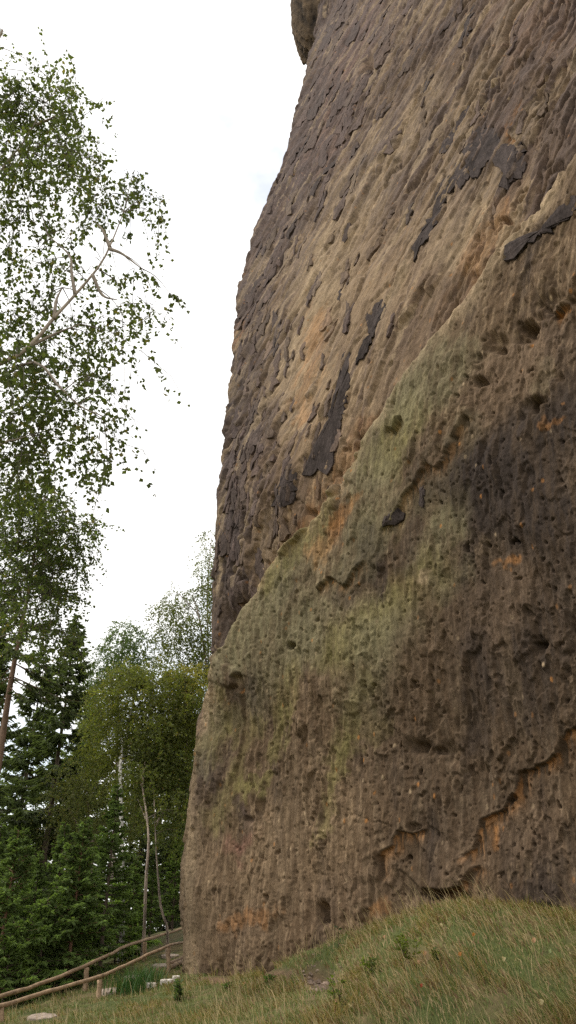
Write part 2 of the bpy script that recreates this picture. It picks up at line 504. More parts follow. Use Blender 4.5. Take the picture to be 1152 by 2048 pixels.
for fs, ft, sd, dep, thr in ((1.2, .4, 511, .03, .2),):
    cr, sh_ = cracks(fs, ft, sd, dep, thr)
    D += (-cr + 0.03 * sh_) * lower
D += 0.010 * fbm(S * 15, T * 1.6, 2, 521) * pw

# pits: elongated with the grain above, rounder below
pit_tint = np.zeros_like(D)
pit_zone = sstep(-0.25, 0.35, fbm(S * 0.5, T * 0.35, 3, 81))
for fs, ft, rad, dep, dens, sd in ((2.6, 1.3, 0.15, 0.17, 0.12, 82), (6.5, 3.0, 0.21, 0.12, 0.22, 83), (11, 5.0, 0.28, 0.07, 0.2, 84)):
    ftz = ft * (1 + 0.6 * lower)
    dd, r1, r2 = worley(S * fs + 0.45 * fx + 0.2 * iso, T * ftz + 0.45 * fy + 0.2 * flute, sd)
    rr = rad * (0.35 + 0.65 * r2)
    on = (r1 < dens * (0.35 + 0.85 * pit_zone + 0.25 * lower))
    h = np.where(on, 1 - sstep(rr * 0.35, rr, dd), 0)
    D -= dep * h * (0.5 + 0.5 * r2)
# rows of hollows that follow the bedding
for x0, y0, x1, y1, n_, r_ in ((1000, 712, 1180, 585, 13, 14), (905, 620, 1040, 470, 12, 9), (1075, 430, 1152, 320, 7, 11), (1060, 830, 1140, 770, 6, 11), (795, 800, 868, 700, 7, 7),
                               (690, 960, 740, 880, 6, 6), (925, 760, 990, 720, 4, 9), (1080, 1270, 1150, 1330, 6, 10), (840, 1490, 905, 1500, 5, 14)):
    rg = np.random.default_rng(int(x0 + y0))
    for i in range(n_):
        t_ = (i + rg.uniform(-.4, .4)) / max(n_ - 1, 1)
        hx, hy = lerp(x0, x1, t_) + rg.normal(0, 9), lerp(y0, y1, t_) + rg.normal(0, 9)
        rx = r_ * rg.uniform(0.5, 1.25); ry = r_ * rg.uniform(0.5, 1.1)
        h = np.exp(-(((PX + 6 * fx - hx) / rx) ** 2 + ((PY + 6 * fy - hy) / ry) ** 2) ** 1.5)
        D -= h * rx * MPP * 1.15
for hx, hy, rx, ry, dep in ((645, 1828, 13, 22, 0.42), (737, 128, 9, 22, 0.5), (830, 1655, 10, 8, 0.12), (497, 1640, 12, 8, 0.1), (742, 884, 7, 6, 0.3), (980, 775, 12, 9, .2), (1070, 665, 20, 12, .35),
                            (600, 1296, 9, 8, .25), (1085, 820, 9, 16, .22), (885, 1790, 42, 9, .25), (1080, 1835, 60, 22, .2)):
    h = np.exp(-(((PX + 5 * fx - hx) / rx) ** 2 + ((PY + 5 * fy - hy) / ry) ** 2) ** 2)
    D -= dep * h

# small hollows strung along the groove over the ledge
rg = np.random.default_rng(99)
for i in range(95):
    t_ = rg.random() * 0.93 + .03
    L_ = LEDGE[4:20]; k_ = t_ * (len(L_) - 1); k0 = int(k_); hx, hy = L_[k0] + (L_[k0 + 1] - L_[k0]) * (k_ - k0)
    off = rg.gamma(2.0, 7.0) + 2
    hx, hy = hx - .80 * off, hy - .60 * off
    r_ = rg.uniform(2.5, 7.5)
    i0 = (np.abs(PX - hx) < 40) & (np.abs(PY - hy) < 40)
    h = np.exp(-(((PX[i0] + 5 * fx[i0] - hx) / r_) ** 2 + ((PY[i0] + 5 * fy[i0] - hy) / r_) ** 2) ** 1.5)
    D[i0] -= h * r_ * MPP[i0] * 2.0

# broken edges of thick crust: the first side stands proud, the other lies bare
EDGES = [
 ([(1190, 1445), (1152, 1457), (1135, 1465), (1116, 1508), (1069, 1535), (1033, 1547), (1026, 1586), (994, 1614), (959, 1634), (947, 1669), (943, 1696), (904, 1732)], .065, 1),
 ([(951, 1724), (935, 1747), (916, 1779), (888, 1783), (853, 1775), (842, 1785)], .10, .7),
 ([(853, 1657), (829, 1665), (802, 1657), (794, 1688), (763, 1712), (762, 1740), (763, 1767)], .065, .9),
 ([(968, 845), (950, 848), (940, 873), (913, 928), (901, 943), (879, 937), (861, 961), (840, 989), (812, 1041), (803, 1060), (772, 1071)], .07, .45),
 ([(745, 1118), (722, 1160), (707, 1175), (682, 1160), (660, 1182), (648, 1183)], .08, .5),
 ([(830, 850), (812, 873), (797, 866)], .12, .3),
 ([(742, 890), (722, 935), (700, 965), (680, 1010)], .13, .3),
 ([(640, 1048), (615, 1090), (590, 1125)], .10, .2),
 ([(1152, 620), (1128, 634), (1118, 640)], .15, 1),
 ([(500, 1345), (488, 1362), (480, 1385)], .13, .1),
 ([(1040, 300), (1020, 265), (1050, 195)], .06, .9),
]
orange = np.zeros_like(D)
ex_ = fbm(U * 1.7 + 0.4 * wx, z * 1.9, 4, 311, 0.5); ey_ = fbm(U * 1.7, z * 1.9 + 0.4 * wy, 4, 312, 0.5)
for pts, amp, orr in EDGES:
    pts = np.array(pts, dtype=float)
    bx0, by0 = pts.min(0) - 130; bx1, by1 = pts.max(0) + 130
    I = np.nonzero((PX > bx0) & (PX < bx1) & (PY > by0) & (PY < by1))
    X = PX[I] + 11 * ex_[I]; Y = PY[I] + 11 * ey_[I]
    bd = np.full(X.shape, 1e9); sg = np.zeros(X.shape); tt = np.zeros(X.shape)
    for k in range(len(pts) - 1):
        ax, ay = pts[k]; ex, ey = pts[k + 1] - pts[k]; L2 = ex * ex + ey * ey
        t_ = np.clip(((X - ax) * ex + (Y - ay) * ey) / L2, 0, 1)
        d = np.hypot(X - ax - t_ * ex, Y - ay - t_ * ey)
        s_ = np.sign(ex * (Y - ay) - ey * (X - ax))
        mm = d < bd
        bd = np.where(mm, d, bd); sg = np.where(mm, s_, sg); tt = np.where(mm, (k + t_) / (len(pts) - 1), tt)
    end = sstep(0, 0.10, tt) * sstep(1, 0.90, tt)
    dm = bd * MPP[I]
    # travelling right-to-left along the edge the proud side is above it
    proud = sg > 0
    D[I] += end * np.where(proud, amp * np.exp(-dm / 0.6), -amp * 0.8 * np.exp(-dm / 0.16))
    orange[I] += orr * end * np.where(proud, 0, np.exp(-(dm / 0.15) ** 2))

# the wall bulges less where it turns the corner, and stops at its top
for _ in range(1):                           # edges stay a few millimetres wide
    D[1:-1] = (D[:-2] + 2 * D[1:-1] + D[2:]) / 4
    D[:, 1:-1] = (D[:, :-2] + 2 * D[:, 1:-1] + D[:, 2:]) / 4
P1 = P0 + N0 * D[..., None]
# keep the outline of the far corner where it belongs after the relief is added
rows_ = slice(TOPN, TOPN + len(ROWS))
err = silx - proj(P1)[0][rows_].min(1)
kk = np.hanning(61); kk /= kk.sum()
err = np.convolve(np.pad(err, 30, mode='edge'), kk, mode='valid')
err = np.concatenate([np.full(TOPN, err[0]), err, np.full(3, err[-1])])
sh = (err[:, None] * MPP / 0.62) * sstep(-3.5, 0.2, U - UE)
P1[..., 0] -= EX * sh; P1[..., 1] -= EY * sh
topf = np.zeros(NR); topf[:TOPN] = np.linspace(1, 0, TOPN)
lip = (topf ** 6)[:, None]
P1[..., 0] -= NX * lip * 6.0; P1[..., 1] -= NY * lip * 6.0

# --- colour of the stone itself (linear albedo)
C_TAN = np.array((.258, .178, .106)); C_PALE = np.array((.370, .272, .168)); C_BROWN = np.array((.150, .101, .065)); C_CRUST = np.array((.062, .048, .043))
C_PURP = np.array((.138, .096, .082)); C_PINK = np.array((.235, .145, .112)); C_MOSS = np.array((.205, .174, .066)); C_GMOSS = np.array((.190, .163, .092))
C_ORANGE = np.array((.42, .185, .055)); C_LOW = np.array((.112, .073, .042)); C_BLACK = np.array((.042, .031, .025)); C_GREY = np.array((.178, .125, .077)); C_RED = np.array((.20, .085, .07))
def put(C, colr, mask):
    return C + (colr - C) * np.clip(mask, 0, 1)[..., None]
n_a = fbm(S * 1.1, T * 0.30, 5, 91); n_b = fbm(S * 7.5, T * 0.75, 4, 92); n_c = fbm(S * 18, T * 2.6, 3, 93); n_d = fbm(S * 0.5, T * 0.4, 4, 94)
C = np.broadcast_to(C_TAN, D.shape + (3,)).copy()
C = put(C, C_BROWN, sstep(-0.16, 0.32, n_a + 0.5 * n_b))
C = put(C, lerp(C_CRUST, C_PURP, .5), 0.75 * sstep(0.10, 0.30, fbm(S * 2.6, T * .22, 4, 95) + .25 * n_b))
C = put(C, C_PALE, 0.8 * sstep(0.10, 0.42, n_b - 0.5 * n_a + 0.3 * n_c))
C = put(C, C_GREY, 0.6 * sstep(0.05, 0.4, n_d))
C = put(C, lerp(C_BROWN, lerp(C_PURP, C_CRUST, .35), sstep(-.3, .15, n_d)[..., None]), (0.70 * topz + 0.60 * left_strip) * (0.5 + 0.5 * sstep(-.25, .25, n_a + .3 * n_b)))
# lower rock is browner and darker
LC = np.broadcast_to(C_LOW, D.shape + (3,)).copy()
LC = put(LC, C_GREY, 0.75 * sstep(0.0, 0.40, n_b * 0.7 + n_c * 0.5 + 0.1))
LC = put(LC, C_BLACK, 0.7 * sstep(0.02, 0.45, n_a))
LC = put(LC, C_TAN, 0.42 * sstep(0.16, 0.40, n_c + 0.4 * n_b))
C = lerp(C, LC, lower[..., None])
# pale rim stone brightened as its lit edge, rusty groove stone darkened as recess shade
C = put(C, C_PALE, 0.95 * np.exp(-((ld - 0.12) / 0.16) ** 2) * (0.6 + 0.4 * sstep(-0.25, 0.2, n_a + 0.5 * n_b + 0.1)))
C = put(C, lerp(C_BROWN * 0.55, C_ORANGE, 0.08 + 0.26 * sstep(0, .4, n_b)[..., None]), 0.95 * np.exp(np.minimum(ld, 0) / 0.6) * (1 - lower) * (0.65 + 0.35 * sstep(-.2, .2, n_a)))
PATCH = [  # colour, strength, line and thickness on the wall
 (C_PURP, .75, 600, 330, 700, 60, 60), (C_PINK, .6, 640, 300, 720, 90, 35), (C_PINK, .5, 690, 120, 740, 20, 30), (C_PURP, .7, 480, 640, 590, 300, 32), (C_PURP, .6, 720, 60, 900, 40, 45),
 (C_BROWN, .95, 940, 60, 1152, 130, 100), (C_PINK, .35, 1040, 60, 1152, 40, 60), (C_BROWN, .75, 1080, 200, 1152, 300, 70), (C_BROWN, .6, 900, 210, 820, 60, 50),
 (C_PALE, .55, 640, 560, 760, 300, 40), (C_PALE, .6, 580, 800, 660, 560, 45), (C_TAN, .6, 700, 640, 800, 480, 60), (C_PALE, .5, 800, 300, 860, 160, 25), (C_PALE, .6, 900, 520, 960, 430, 30),
 (C_ORANGE, .35, 600, 830, 640, 640, 16), (C_ORANGE, .25, 930, 540, 1000, 420, 16), (C_ORANGE, .28, 880, 640, 1010, 500, 14), (C_PALE, .5, 740, 800, 790, 700, 25),
 (C_BROWN, .85, 830, 690, 900, 590, 42), (C_BROWN, .6, 760, 780, 850, 640, 30), (C_CRUST, .8, 445, 1130, 462, 800, 26), (C_CRUST, .75, 462, 800, 492, 600, 24), (C_CRUST, .65, 432, 1290, 442, 1120, 22),
 (C_CRUST, .55, 500, 900, 520, 700, 16), (C_CRUST, .55, 470, 1150, 500, 1000, 16), (C_TAN, .6, 500, 1180, 530, 980, 14), (C_PALE, .7, 432, 1180, 446, 960, 6), (C_PALE, .6, 470, 860, 490, 760, 8),
 (C_ORANGE, .5, 466, 700, 475, 650, 8), (C_TAN, .7, 480, 1290, 505, 1200, 22), (C_ORANGE, .22, 520, 1170, 640, 1010, 12), (C_ORANGE, .2, 650, 980, 760, 820, 14),
 # moss along the ledge and the pale green veils below it
 (C_GMOSS, .85, 470, 1330, 640, 1100, 26), (C_MOSS, .6, 560, 1160, 660, 1040, 20), (C_GMOSS, .8, 750, 960, 850, 800, 42), (C_MOSS, .65, 790, 930, 850, 850, 34), (C_GMOSS, .7, 850, 830, 930, 740, 40),
 (C_GMOSS, .6, 760, 1080, 790, 960, 34), (C_GMOSS, .55, 1090, 790, 1105, 730, 12), (C_GMOSS, .75, 915, 1060, 945, 1000, 26), (C_GMOSS, .6, 860, 1130, 920, 1060, 30),
 (C_GMOSS, .75, 640, 1290, 760, 1240, 44), (C_MOSS, .7, 690, 1310, 800, 1230, 34), (C_GMOSS, .8, 760, 1300, 830, 1240, 36), (C_MOSS, .55, 830, 1200, 880, 1150, 34), (C_GMOSS, .6, 900, 1180, 950, 1150, 22),
 (C_MOSS, .75, 640, 1680, 700, 1480, 9), (C_MOSS, .7, 690, 1500, 740, 1370, 18), (C_GMOSS, .65, 730, 1400, 780, 1300, 44), (C_MOSS, .5, 745, 1480, 760, 1440, 14),
 (C_GMOSS, .6, 560, 1330, 640, 1240, 40), (C_MOSS, .5, 575, 1420, 610, 1340, 18), (C_GMOSS, .5, 500, 1300, 560, 1220, 34), (C_MOSS, .6, 545, 1520, 580, 1420, 10),
 (C_MOSS, .75, 425, 1490, 470, 1440, 20), (C_GMOSS, .8, 440, 1360, 470, 1330, 20), (C_MOSS, .6, 430, 1440, 455, 1380, 14), (C_MOSS, .9, 488, 1580, 520, 1578, 12), (C_MOSS, .7, 516, 1575, 540, 1550, 6),
 (C_MOSS, .5, 425, 1640, 480, 1560, 20), (C_PALE, .8, 402, 1450, 430, 1400, 10), (C_GREY, .6, 395, 1490, 400, 1440, 5),
 (C_GMOSS, .5, 620, 1240, 760, 1080, 30), (C_GMOSS, .45, 520, 1400, 600, 1290, 30), (C_GMOSS, .45, 880, 1010, 960, 860, 24), (C_MOSS, .45, 470, 1540, 520, 1440, 12), (C_GMOSS, .5, 700, 1160, 860, 990, 22), (C_GMOSS, .5, 405, 1540, 440, 1420, 14),
 # dark wash on the right, and the bare brown below
 (C_BLACK, .95, 960, 960, 1152, 870, 66), (C_BLACK, .95, 1000, 960, 1140, 1050, 70), (C_BLACK, .6, 1020, 1300, 1100, 1080, 60), (C_BLACK, .6, 950, 1120, 1010, 1020, 26), (C_BLACK, .55, 820, 1140, 870, 980, 22), (C_BLACK, .6, 700, 1190, 760, 1100, 24),
 (C_BLACK, .6, 940, 1480, 960, 1300, 24), (C_BLACK, .65, 1060, 1420, 1152, 1200, 55), (C_BLACK, .5, 980, 1400, 940, 1180, 20), (C_LOW, .6, 800, 1450, 900, 1250, 60), (C_BROWN, .6, 1000, 1250, 1040, 1150, 40),
 (C_BLACK, .4, 900, 1650, 1150, 1350, 120), (C_BLACK, .35, 780, 1500, 1000, 1100, 70),
 (C_GREY, .4, 905, 1500, 930, 1330, 9), (C_GREY, .4, 1040, 1480, 1030, 1280, 9), (C_BROWN, .7, 1000, 800, 1110, 700, 50), (C_BLACK, .55, 1120, 1760, 1152, 1700, 50), (C_BLACK, .45, 1060, 1800, 1152, 1810, 30),
 (C_BLACK, .6, 480, 1620, 500, 1700, 15), (C_RED, .7, 468, 1690, 500, 1680, 14), (C_RED, .55, 475, 1720, 485, 1735, 9), (C_PURP, .5, 490, 1620, 505, 1650, 12), (C_BLACK, .45, 470, 1450, 510, 1360, 16),
 (C_GREY, .5, 380, 1900, 395, 1600, 24), (C_TAN, .4, 420, 1900, 440, 1700, 26), (C_TAN, .55, 500, 1800, 540, 1640, 34), (C_GREY, .5, 560, 1760, 600, 1560, 40), (C_GREY, .5, 500, 1900, 560, 1820, 30), (C_BROWN, .5, 440, 1860, 520, 1840, 22), (C_TAN, .4, 640, 1780, 700, 1600, 36),
 (C_ORANGE, .35, 450, 1850, 540, 1830, 12), (C_ORANGE, .4, 740, 1835, 770, 1810, 10), (C_BROWN, .5, 640, 1800, 760, 1760, 40), (C_ORANGE, .4, 690, 1060, 730, 1010, 12), (C_ORANGE, .35, 640, 1120, 700, 1050, 14), (C_BROWN, .5, 930, 1720, 1080, 1640, 45),
 (C_ORANGE, .55, 975, 1690, 985, 1650, 7), (C_PALE, .7, 866, 1175, 868, 1160, 8), (C_GREY, .6, 985, 1110, 990, 1085, 14), (C_ORANGE, .45, 1020, 1120, 1045, 1115, 8), (C_ORANGE, .4, 1100, 860, 1130, 855, 6),
]
for colr, st, x0, y0, x1, y1, r_ in PATCH:
    bx0, bx1 = min(x0, x1) - r_ * 2 - 110, max(x0, x1) + r_ * 2 + 110
    msk = capsule(x0, y0, x1, y1, r_ * 1.15, 0.65)
    brk = 0.55 + 0.45 * sstep(-0.25, 0.25, n_b + 0.6 * n_c)
    C = put(C, colr, st * msk * brk)
# dark crust on the scales, bare stone just below their broken edges
crust = m_sc * sstep(0.25, 0.6, sc1) * (0.55 + 0.45 * sstep(-.2, .2, n_b)) * (1 - 0.6 * lower)
crust2 = m_sc2 * sstep(0.3, 0.65, sc2) * (1 - 0.75 * lower)
r_id = (_hash((id1 * 7).astype(np.int32), np.floor(S * 0.9).astype(np.int32), 5) & 255) / 255.0
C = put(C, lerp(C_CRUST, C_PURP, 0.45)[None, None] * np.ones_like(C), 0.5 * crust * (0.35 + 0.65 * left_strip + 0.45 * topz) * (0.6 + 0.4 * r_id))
C = put(C, lerp(C_CRUST, C_PURP, 0.3), 0.5 * sstep(0.03, 0.16, ge_all) * sstep(-0.2, 0.15, n_a + 0.25))
C *= (1 + ((pr1 - .5) * .25 + (pr2 - .5) * .22) * (0.3 + 0.7 * pm2) * pw + (pr3 - .5) * .22 * lower)[..., None]
C = put(C, lerp(C_CRUST, C_PURP, 0.4), 0.75 * pw * np.clip((pr1 > .80) * .9 + (pr2 > .84) * .9, 0, 1) * (0.25 + 0.75 * np.clip(left_strip + topz, 0, 1)) * (0.6 + 0.4 * sstep(-.2, .2, n_b)))
C = put(C, C_PALE, 0.5 * pw * np.clip((pr2 < .10) * 1.0 + (pr1 < .10) * .6, 0, 1))
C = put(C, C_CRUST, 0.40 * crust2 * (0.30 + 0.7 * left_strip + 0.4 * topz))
C = put(C, C_ORANGE, 0.5 * np.clip(orange, 0, 1) * sstep(-0.3, 0.25, n_b + n_c))
# specks: bare pale chips and rusty spots
dd, r1, r2 = worley(S * 9, T * 5, 97)
chip = (r1 > 0.955) * (1 - sstep(0.12, 0.30, dd)) * (0.4 + 0.6 * sstep(-.1, .3, n_d))
C = put(C, np.where((r2 > .5)[..., None], C_PALE * 1.15, C_ORANGE), 0.8 * chip)
C *= (1 + 0.16 * n_c + 0.10 * n_b)[..., None]
C = np.clip(C, 0.02, 0.6)

UVS = np.stack([S, T], -1).reshape(-1, 2)
cliff = obj('sandstone_cliff', None, label='towering brown sandstone rock wall with dark crust and pale green moss, filling the right side', cat='rock face')
cliff.location = (0, 0, 0)
quads = grid_quads(NR, NC)
is_low = lower.reshape(-1)[quads].mean(1) > 0.5
for nm_, sel_, lb_ in (('upper_wall', ~is_low, 'tan upper wall with dark flaking crust above the slanting ledge'), ('lower_slab', is_low, 'dark brown lower slab veiled with pale green moss')):
    qd_ = quads[sel_]
    used = np.unique(qd_)
    remap = np.zeros(NR * NC, dtype=np.int32); remap[used] = np.arange(len(used))
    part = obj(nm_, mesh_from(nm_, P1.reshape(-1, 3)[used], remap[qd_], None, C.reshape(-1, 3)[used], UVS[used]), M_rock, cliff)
    part['label'] = lb_

# --- loose plates of dark iron crust on the face
from_px = (slice(TOPN, NR - 3, 6), slice(NRT, NRT + NCOL, 5))
sub = np.stack([PX[from_px].ravel(), PY[from_px].ravel()], -1)
subI = np.stack(np.meshgrid(np.arange(NR)[from_px[0]], np.arange(NC)[from_px[1]], indexing='ij'), -1).reshape(-1, 2)
# a smoothed wall the plates lie against
def blur(A, n):
    B = A.copy()
    for _ in range(n):
        B[2:-2] = (B[:-4] + B[1:-3] + B[2:-2] + B[3:-1] + B[4:]) / 5
        B[:, 2:-2] = (B[:, :-4] + B[:, 1:-3] + B[:, 2:-2] + B[:, 3:-1] + B[:, 4:]) / 5
    return B
Dsm = blur(D, 4)
def wall_px(x, y):
    """place on the wall seen at each pixel: smoothed point and outward normal"""
    out_p, out_n = [], []
    for X, Y in zip(np.atleast_1d(x), np.atleast_1d(y)):
        i, j = subI[((sub[:, 0] - X) ** 2 + (sub[:, 1] - Y) ** 2).argmin()]
        # refine by the local rate of change
        gx = (PX[i, j + 4] - PX[i, j - 4]) / 8; gy = (PY[i + 4, j] - PY[i - 4, j]) / 8
        jj = j + (X - PX[i, j]) / gx; ii = i + (Y - PY[i, j]) / gy
        ii = min(max(ii, 1), NR - 6); jj = min(max(jj, 1), NC - 8)
        i0, j0 = int(ii), int(jj); fi, fj = ii - i0, jj - j0
        def bl(A): return (A[i0, j0] * (1 - fi) * (1 - fj) + A[i0 + 1, j0] * fi * (1 - fj) + A[i0, j0 + 1] * (1 - fi) * fj + A[i0 + 1, j0 + 1] * fi * fj)
        nn = bl(N0); out_n.append(nn)
        out_p.append(bl(P0) + nn * bl(Dsm))
    return np.array(out_p), np.array(out_n)

def plate(outline, thick=0.05, colr=C_CRUST, seed=0):
    rg = np.random.default_rng(seed)
    o = np.array(outline, dtype=float)
    nseg = []
    for k in range(len(o)):
        a, b_ = o[k], o[(k + 1) % len(o)]
        n_ = max(1, int(np.hypot(*(b_ - a)) / 6.5))
        for t_ in np.arange(n_) / n_:
            nseg.append(a + (b_ - a) * t_ + rg.normal(0, 2.4, 2) * (t_ > 0))
    o = np.array(nseg); n_ = len(o); c = o.mean(0)
    y0, y1 = o[:, 1].min(), o[:, 1].max()
    pb, nb = wall_px(o[:, 0], o[:, 1])
    low = ((o[:, 1] - y0) / max(y1 - y0, 1))[:, None]
    th = thick * (0.12 + 1.05 * low) * (1 + rg.uniform(-.15, .15, (n_, 1)))
    mid = c + (o - c) * 0.55
    pm, nm = wall_px(mid[:, 0], mid[:, 1])
    pc, nc_ = wall_px([c[0]], [c[1]])
    lowm = ((mid[:, 1] - y0) / max(y1 - y0, 1))[:, None]
    v = np.concatenate([pb - nb * 0.12, pb + nb * th, pm + nm * (thick * (0.5 + 0.6 * lowm) + 0.012 + rg.uniform(-.006, .006, (n_, 1))), pc + nc_ * thick * 0.9])
    k = np.arange(n_); k2 = (k + 1) % n_
    qd = np.concatenate([np.stack([k, k2, n_ + k2, n_ + k], -1), np.stack([n_ + k, n_ + k2, 2 * n_ + k2, 2 * n_ + k], -1)])
    tr = np.stack([2 * n_ + k, 2 * n_ + k2, np.full(n_, 3 * n_)], -1)
    cl = np.asarray(colr) * rg.uniform(0.85, 1.2) * np.ones((len(v), 1)) * (1 + rg.uniform(-.12, .12, (len(v), 1)))
    me = mesh_from('crust_flake', v, qd, tr, cl, smooth=False)
    return obj('crust_flake', me, M_crust, cliff)

def z6(pts): return [(x / 1.946 + 560, y / 1.946) for x, y in pts]
def z7(pts): return [(x / 1.986 + 420, y / 1.986 + 500) for x, y in pts]
PLATES = [
 z6([(715, 600), (725, 555), (770, 490), (800, 505), (840, 500), (872, 570), (835, 625), (805, 645), (785, 680), (757, 703), (747, 688), (735, 650)]),
 z6([(690, 632), (735, 640), (745, 690), (712, 747), (700, 722), (655, 755), (662, 690)]),
 z6([(832, 626), (868, 565), (905, 560), (942, 548), (947, 635), (930, 686), (905, 690), (888, 738), (858, 733), (872, 676)]),
 z6([(530, 1028), (540, 965), (590, 850), (630, 700), (652, 690), (650, 765), (625, 850), (605, 935), (570, 965)]),
 z6([(614, 592), (622, 550), (660, 490), (725, 400), (732, 410), (705, 470), (665, 560), (640, 588)]),
 z6([(915, 1052), (922, 1000), (985, 955), (1010, 965), (1085, 890), (1110, 860), (1152, 830), (1190, 800), (1190, 850), (1120, 905), (1050, 950), (1000, 990), (955, 1045)]),
 z6([(549, 362), (562, 322), (588, 284), (602, 290), (585, 330), (572, 366)]),
 z6([(702, 196), (720, 130), (752, 10), (762, 14), (738, 130), (714, 190)]),
 z7([(372, 898), (420, 810), (470, 700), (512, 560), (540, 410), (558, 392), (556, 540), (520, 680), (492, 800), (488, 850), (460, 892), (430, 868), (402, 897)]),
 z7([(582, 458), (600, 400), (640, 330), (690, 200), (700, 215), (690, 270), (650, 345), (608, 432)]),
 z7([(498, 192), (502, 158), (512, 148), (518, 168), (508, 196)]),
 z7([(248, 1022), (300, 940), (338, 850), (352, 905), (308, 990), (296, 1032), (272, 1018)]),
 z7([(735, 1120), (750, 1080), (790, 1040), (810, 1060), (775, 1110)]),
 [(735, 640), (752, 610), (768, 600), (764, 632), (748, 668), (738, 668)],
 [(560, 1018), (572, 985), (590, 955), (596, 980), (578, 1012)],
 [(858, 1020), (862, 985), (870, 980), (872, 1000), (866, 1024)],
]
for i, pl in enumerate(PLATES):
    plate(pl, (0.050, 0.045, 0.050, 0.048, 0.035, 0.055, 0.04, 0.04, 0.052, 0.046, 0.035, 0.042, 0.042, .04, .04, .035)[i], C_CRUST * (.85 if i != 2 else 1.05), 100 + i)
# many narrow scales on the upper wall, thickest along its far edge and towards the top
rg = np.random.default_rng(5)
made = 0
while made < 282:
    y_ = rg.uniform(-10, 1240)
    l_ = np.interp(y_, SIL[:, 1], SIL[:, 0]); r_ = np.interp(y_, LEDGE[:, 1], LEDGE[:, 0], left=1180)
    if rg.random() < 0.62: x_ = l_ + 8 + rg.exponential(70)
    else: x_ = rg.uniform(l_, r_)
    if x_ > min(r_ - 25, 1160): continue
    if y_ > 300 and x_ > l_ + 260 and rg.random() < 0.8: continue
    ln = rg.uniform(10, 34) * (1.3 if y_ < 400 else 1.0); wd = max(ln * rg.uniform(0.10, 0.24), 2.2)
    tilt = lerp(0.42, 0.12, sstep(200, 1100, y_)) + rg.normal(0, .07)
    n_ = 6
    al = np.linspace(-1, 1, n_) * ln
    env = np.sin(np.linspace(0.12, 2.6, n_)) ** 0.8
    wl_ = wd * env * rg.uniform(0.35, 1.3, n_); wr_ = wd * env * rg.uniform(0.35, 1.3, n_)
    wob = np.cumsum(rg.normal(0, wd * 0.35, n_))
    ox = np.concatenate([x_ + wob - wl_ - al * tilt, (x_ + wob + wr_ - al * tilt)[::-1]]); oy = np.concatenate([y_ + al + rg.normal(0, 1.5, n_), (y_ + al + rg.normal(0, 1.5, n_))[::-1]])
    if ox.min() < l_ + 2: continue
    ic = subI[((sub[:, 0] - x_) ** 2 + (sub[:, 1] - y_) ** 2).argmin()]
    base = lerp(C[ic[0], ic[1]], lerp(C_CRUST, C_PURP, rg.uniform(0., .6)), rg.uniform(0.45, 0.95))
    plate(np.stack([ox, oy], -1), rg.uniform(0.035, 0.08), base, 1000 + made)
    made += 1

# ------------------------------------------------------------------ rock block behind the cliff's top
def boulder(name, centre, size, seed, colA, colB, n=(60, 40), amp=0.3, label=None, cat=None, group=None, mat=None, parent=None, blocky=0.6, freq=1.0, kind=None):
    nt, np_ = n
    th = np.linspace(0, 2 * math.pi, nt, endpoint=False); ph = np.linspace(0.02, math.pi - 0.02, np_)
    TH, PH = np.meshgrid(th, ph)
    d = np.stack([np.cos(TH) * np.sin(PH), np.sin(TH) * np.sin(PH), np.cos(PH)], -1)
    pn = (np.abs(d) ** 4).sum(-1) ** -0.25
    r_ = lerp(1.0, pn, blocky)
    k = freq
    nz = fbm(np.cos(TH) * 2 * k + 5 * np.sin(TH) * .4 + seed, PH * 2 * k + np.sin(TH) * 1.5 * k, 5, seed) + 0.5 * np.abs(fbm(np.sin(TH) * 4 * k, PH * 3 * k + np.cos(TH) * 3 * k, 3, seed + 9))
    v = d * (r_ * (1 + amp * nz))[..., None] * np.array(size)
    i = np.arange(nt * np_).reshape(np_, nt); i2 = np.roll(i, -1, 1)
    qd = np.stack([i[:-1], i[1:], i2[1:], i2[:-1]], -1).reshape(-1, 4)
    t_ = np.clip(0.5 + nz * 1.4 + 0.3 * fbm(TH * 4, PH * 4, 3, seed + 3), 0, 1)[..., None]
    c = lerp(np.array(colA), np.array(colB), t_)
    v = v.reshape(-1, 3); c = c.reshape(-1, 3)
    me = mesh_from(name, v, qd, [(0, int(i[0, 1]), int(i[0, 2]))], c)
    return obj(name, me, mat or M_stone, parent, label, cat, group, kind, loc=tuple(centre))

# ------------------------------------------------------------------ ground
CTRL = []
def cpx(px, py, d): CTRL.append(at(px, py, d))
for a in ((1152, 2048, 8.6), (900, 2048, 8.8), (700, 2048, 9.4), (500, 2048, 10.5), (300, 2048, 12.0), (150, 2048, 13.2), (0, 2048, 14.6),
          (900, 1822, 10.6), (840, 1828, 11.3), (980, 1834, 10.4), (1152, 1862, 10.0), (1060, 1850, 10.2), (760, 1852, 12.4), (700, 1874, 13.4), (620, 1902, 15.0), (560, 1930, 16.2), (490, 1956, 17.4), (440, 1960, 18.2),
          (830, 1920, 9.7), (1000, 1940, 9.4), (700, 1960, 10.8), (560, 2000, 12.4), (640, 1935, 12.6), (450, 2000, 14.0), (400, 1948, 18.6), (372, 1952, 19.8),
          (300, 1990, 16.4), (220, 1990, 18.0), (262, 1962, 19.4), (310, 1938, 21.2), (345, 1917, 22.8), (80, 2042, 14.8), (199, 2003, 16.9), (336, 1945, 20.6), (150, 2010, 17.0), (360, 1900, 24.5), (330, 1872, 29.0), (290, 1915, 23.5)):
    cpx(*a)
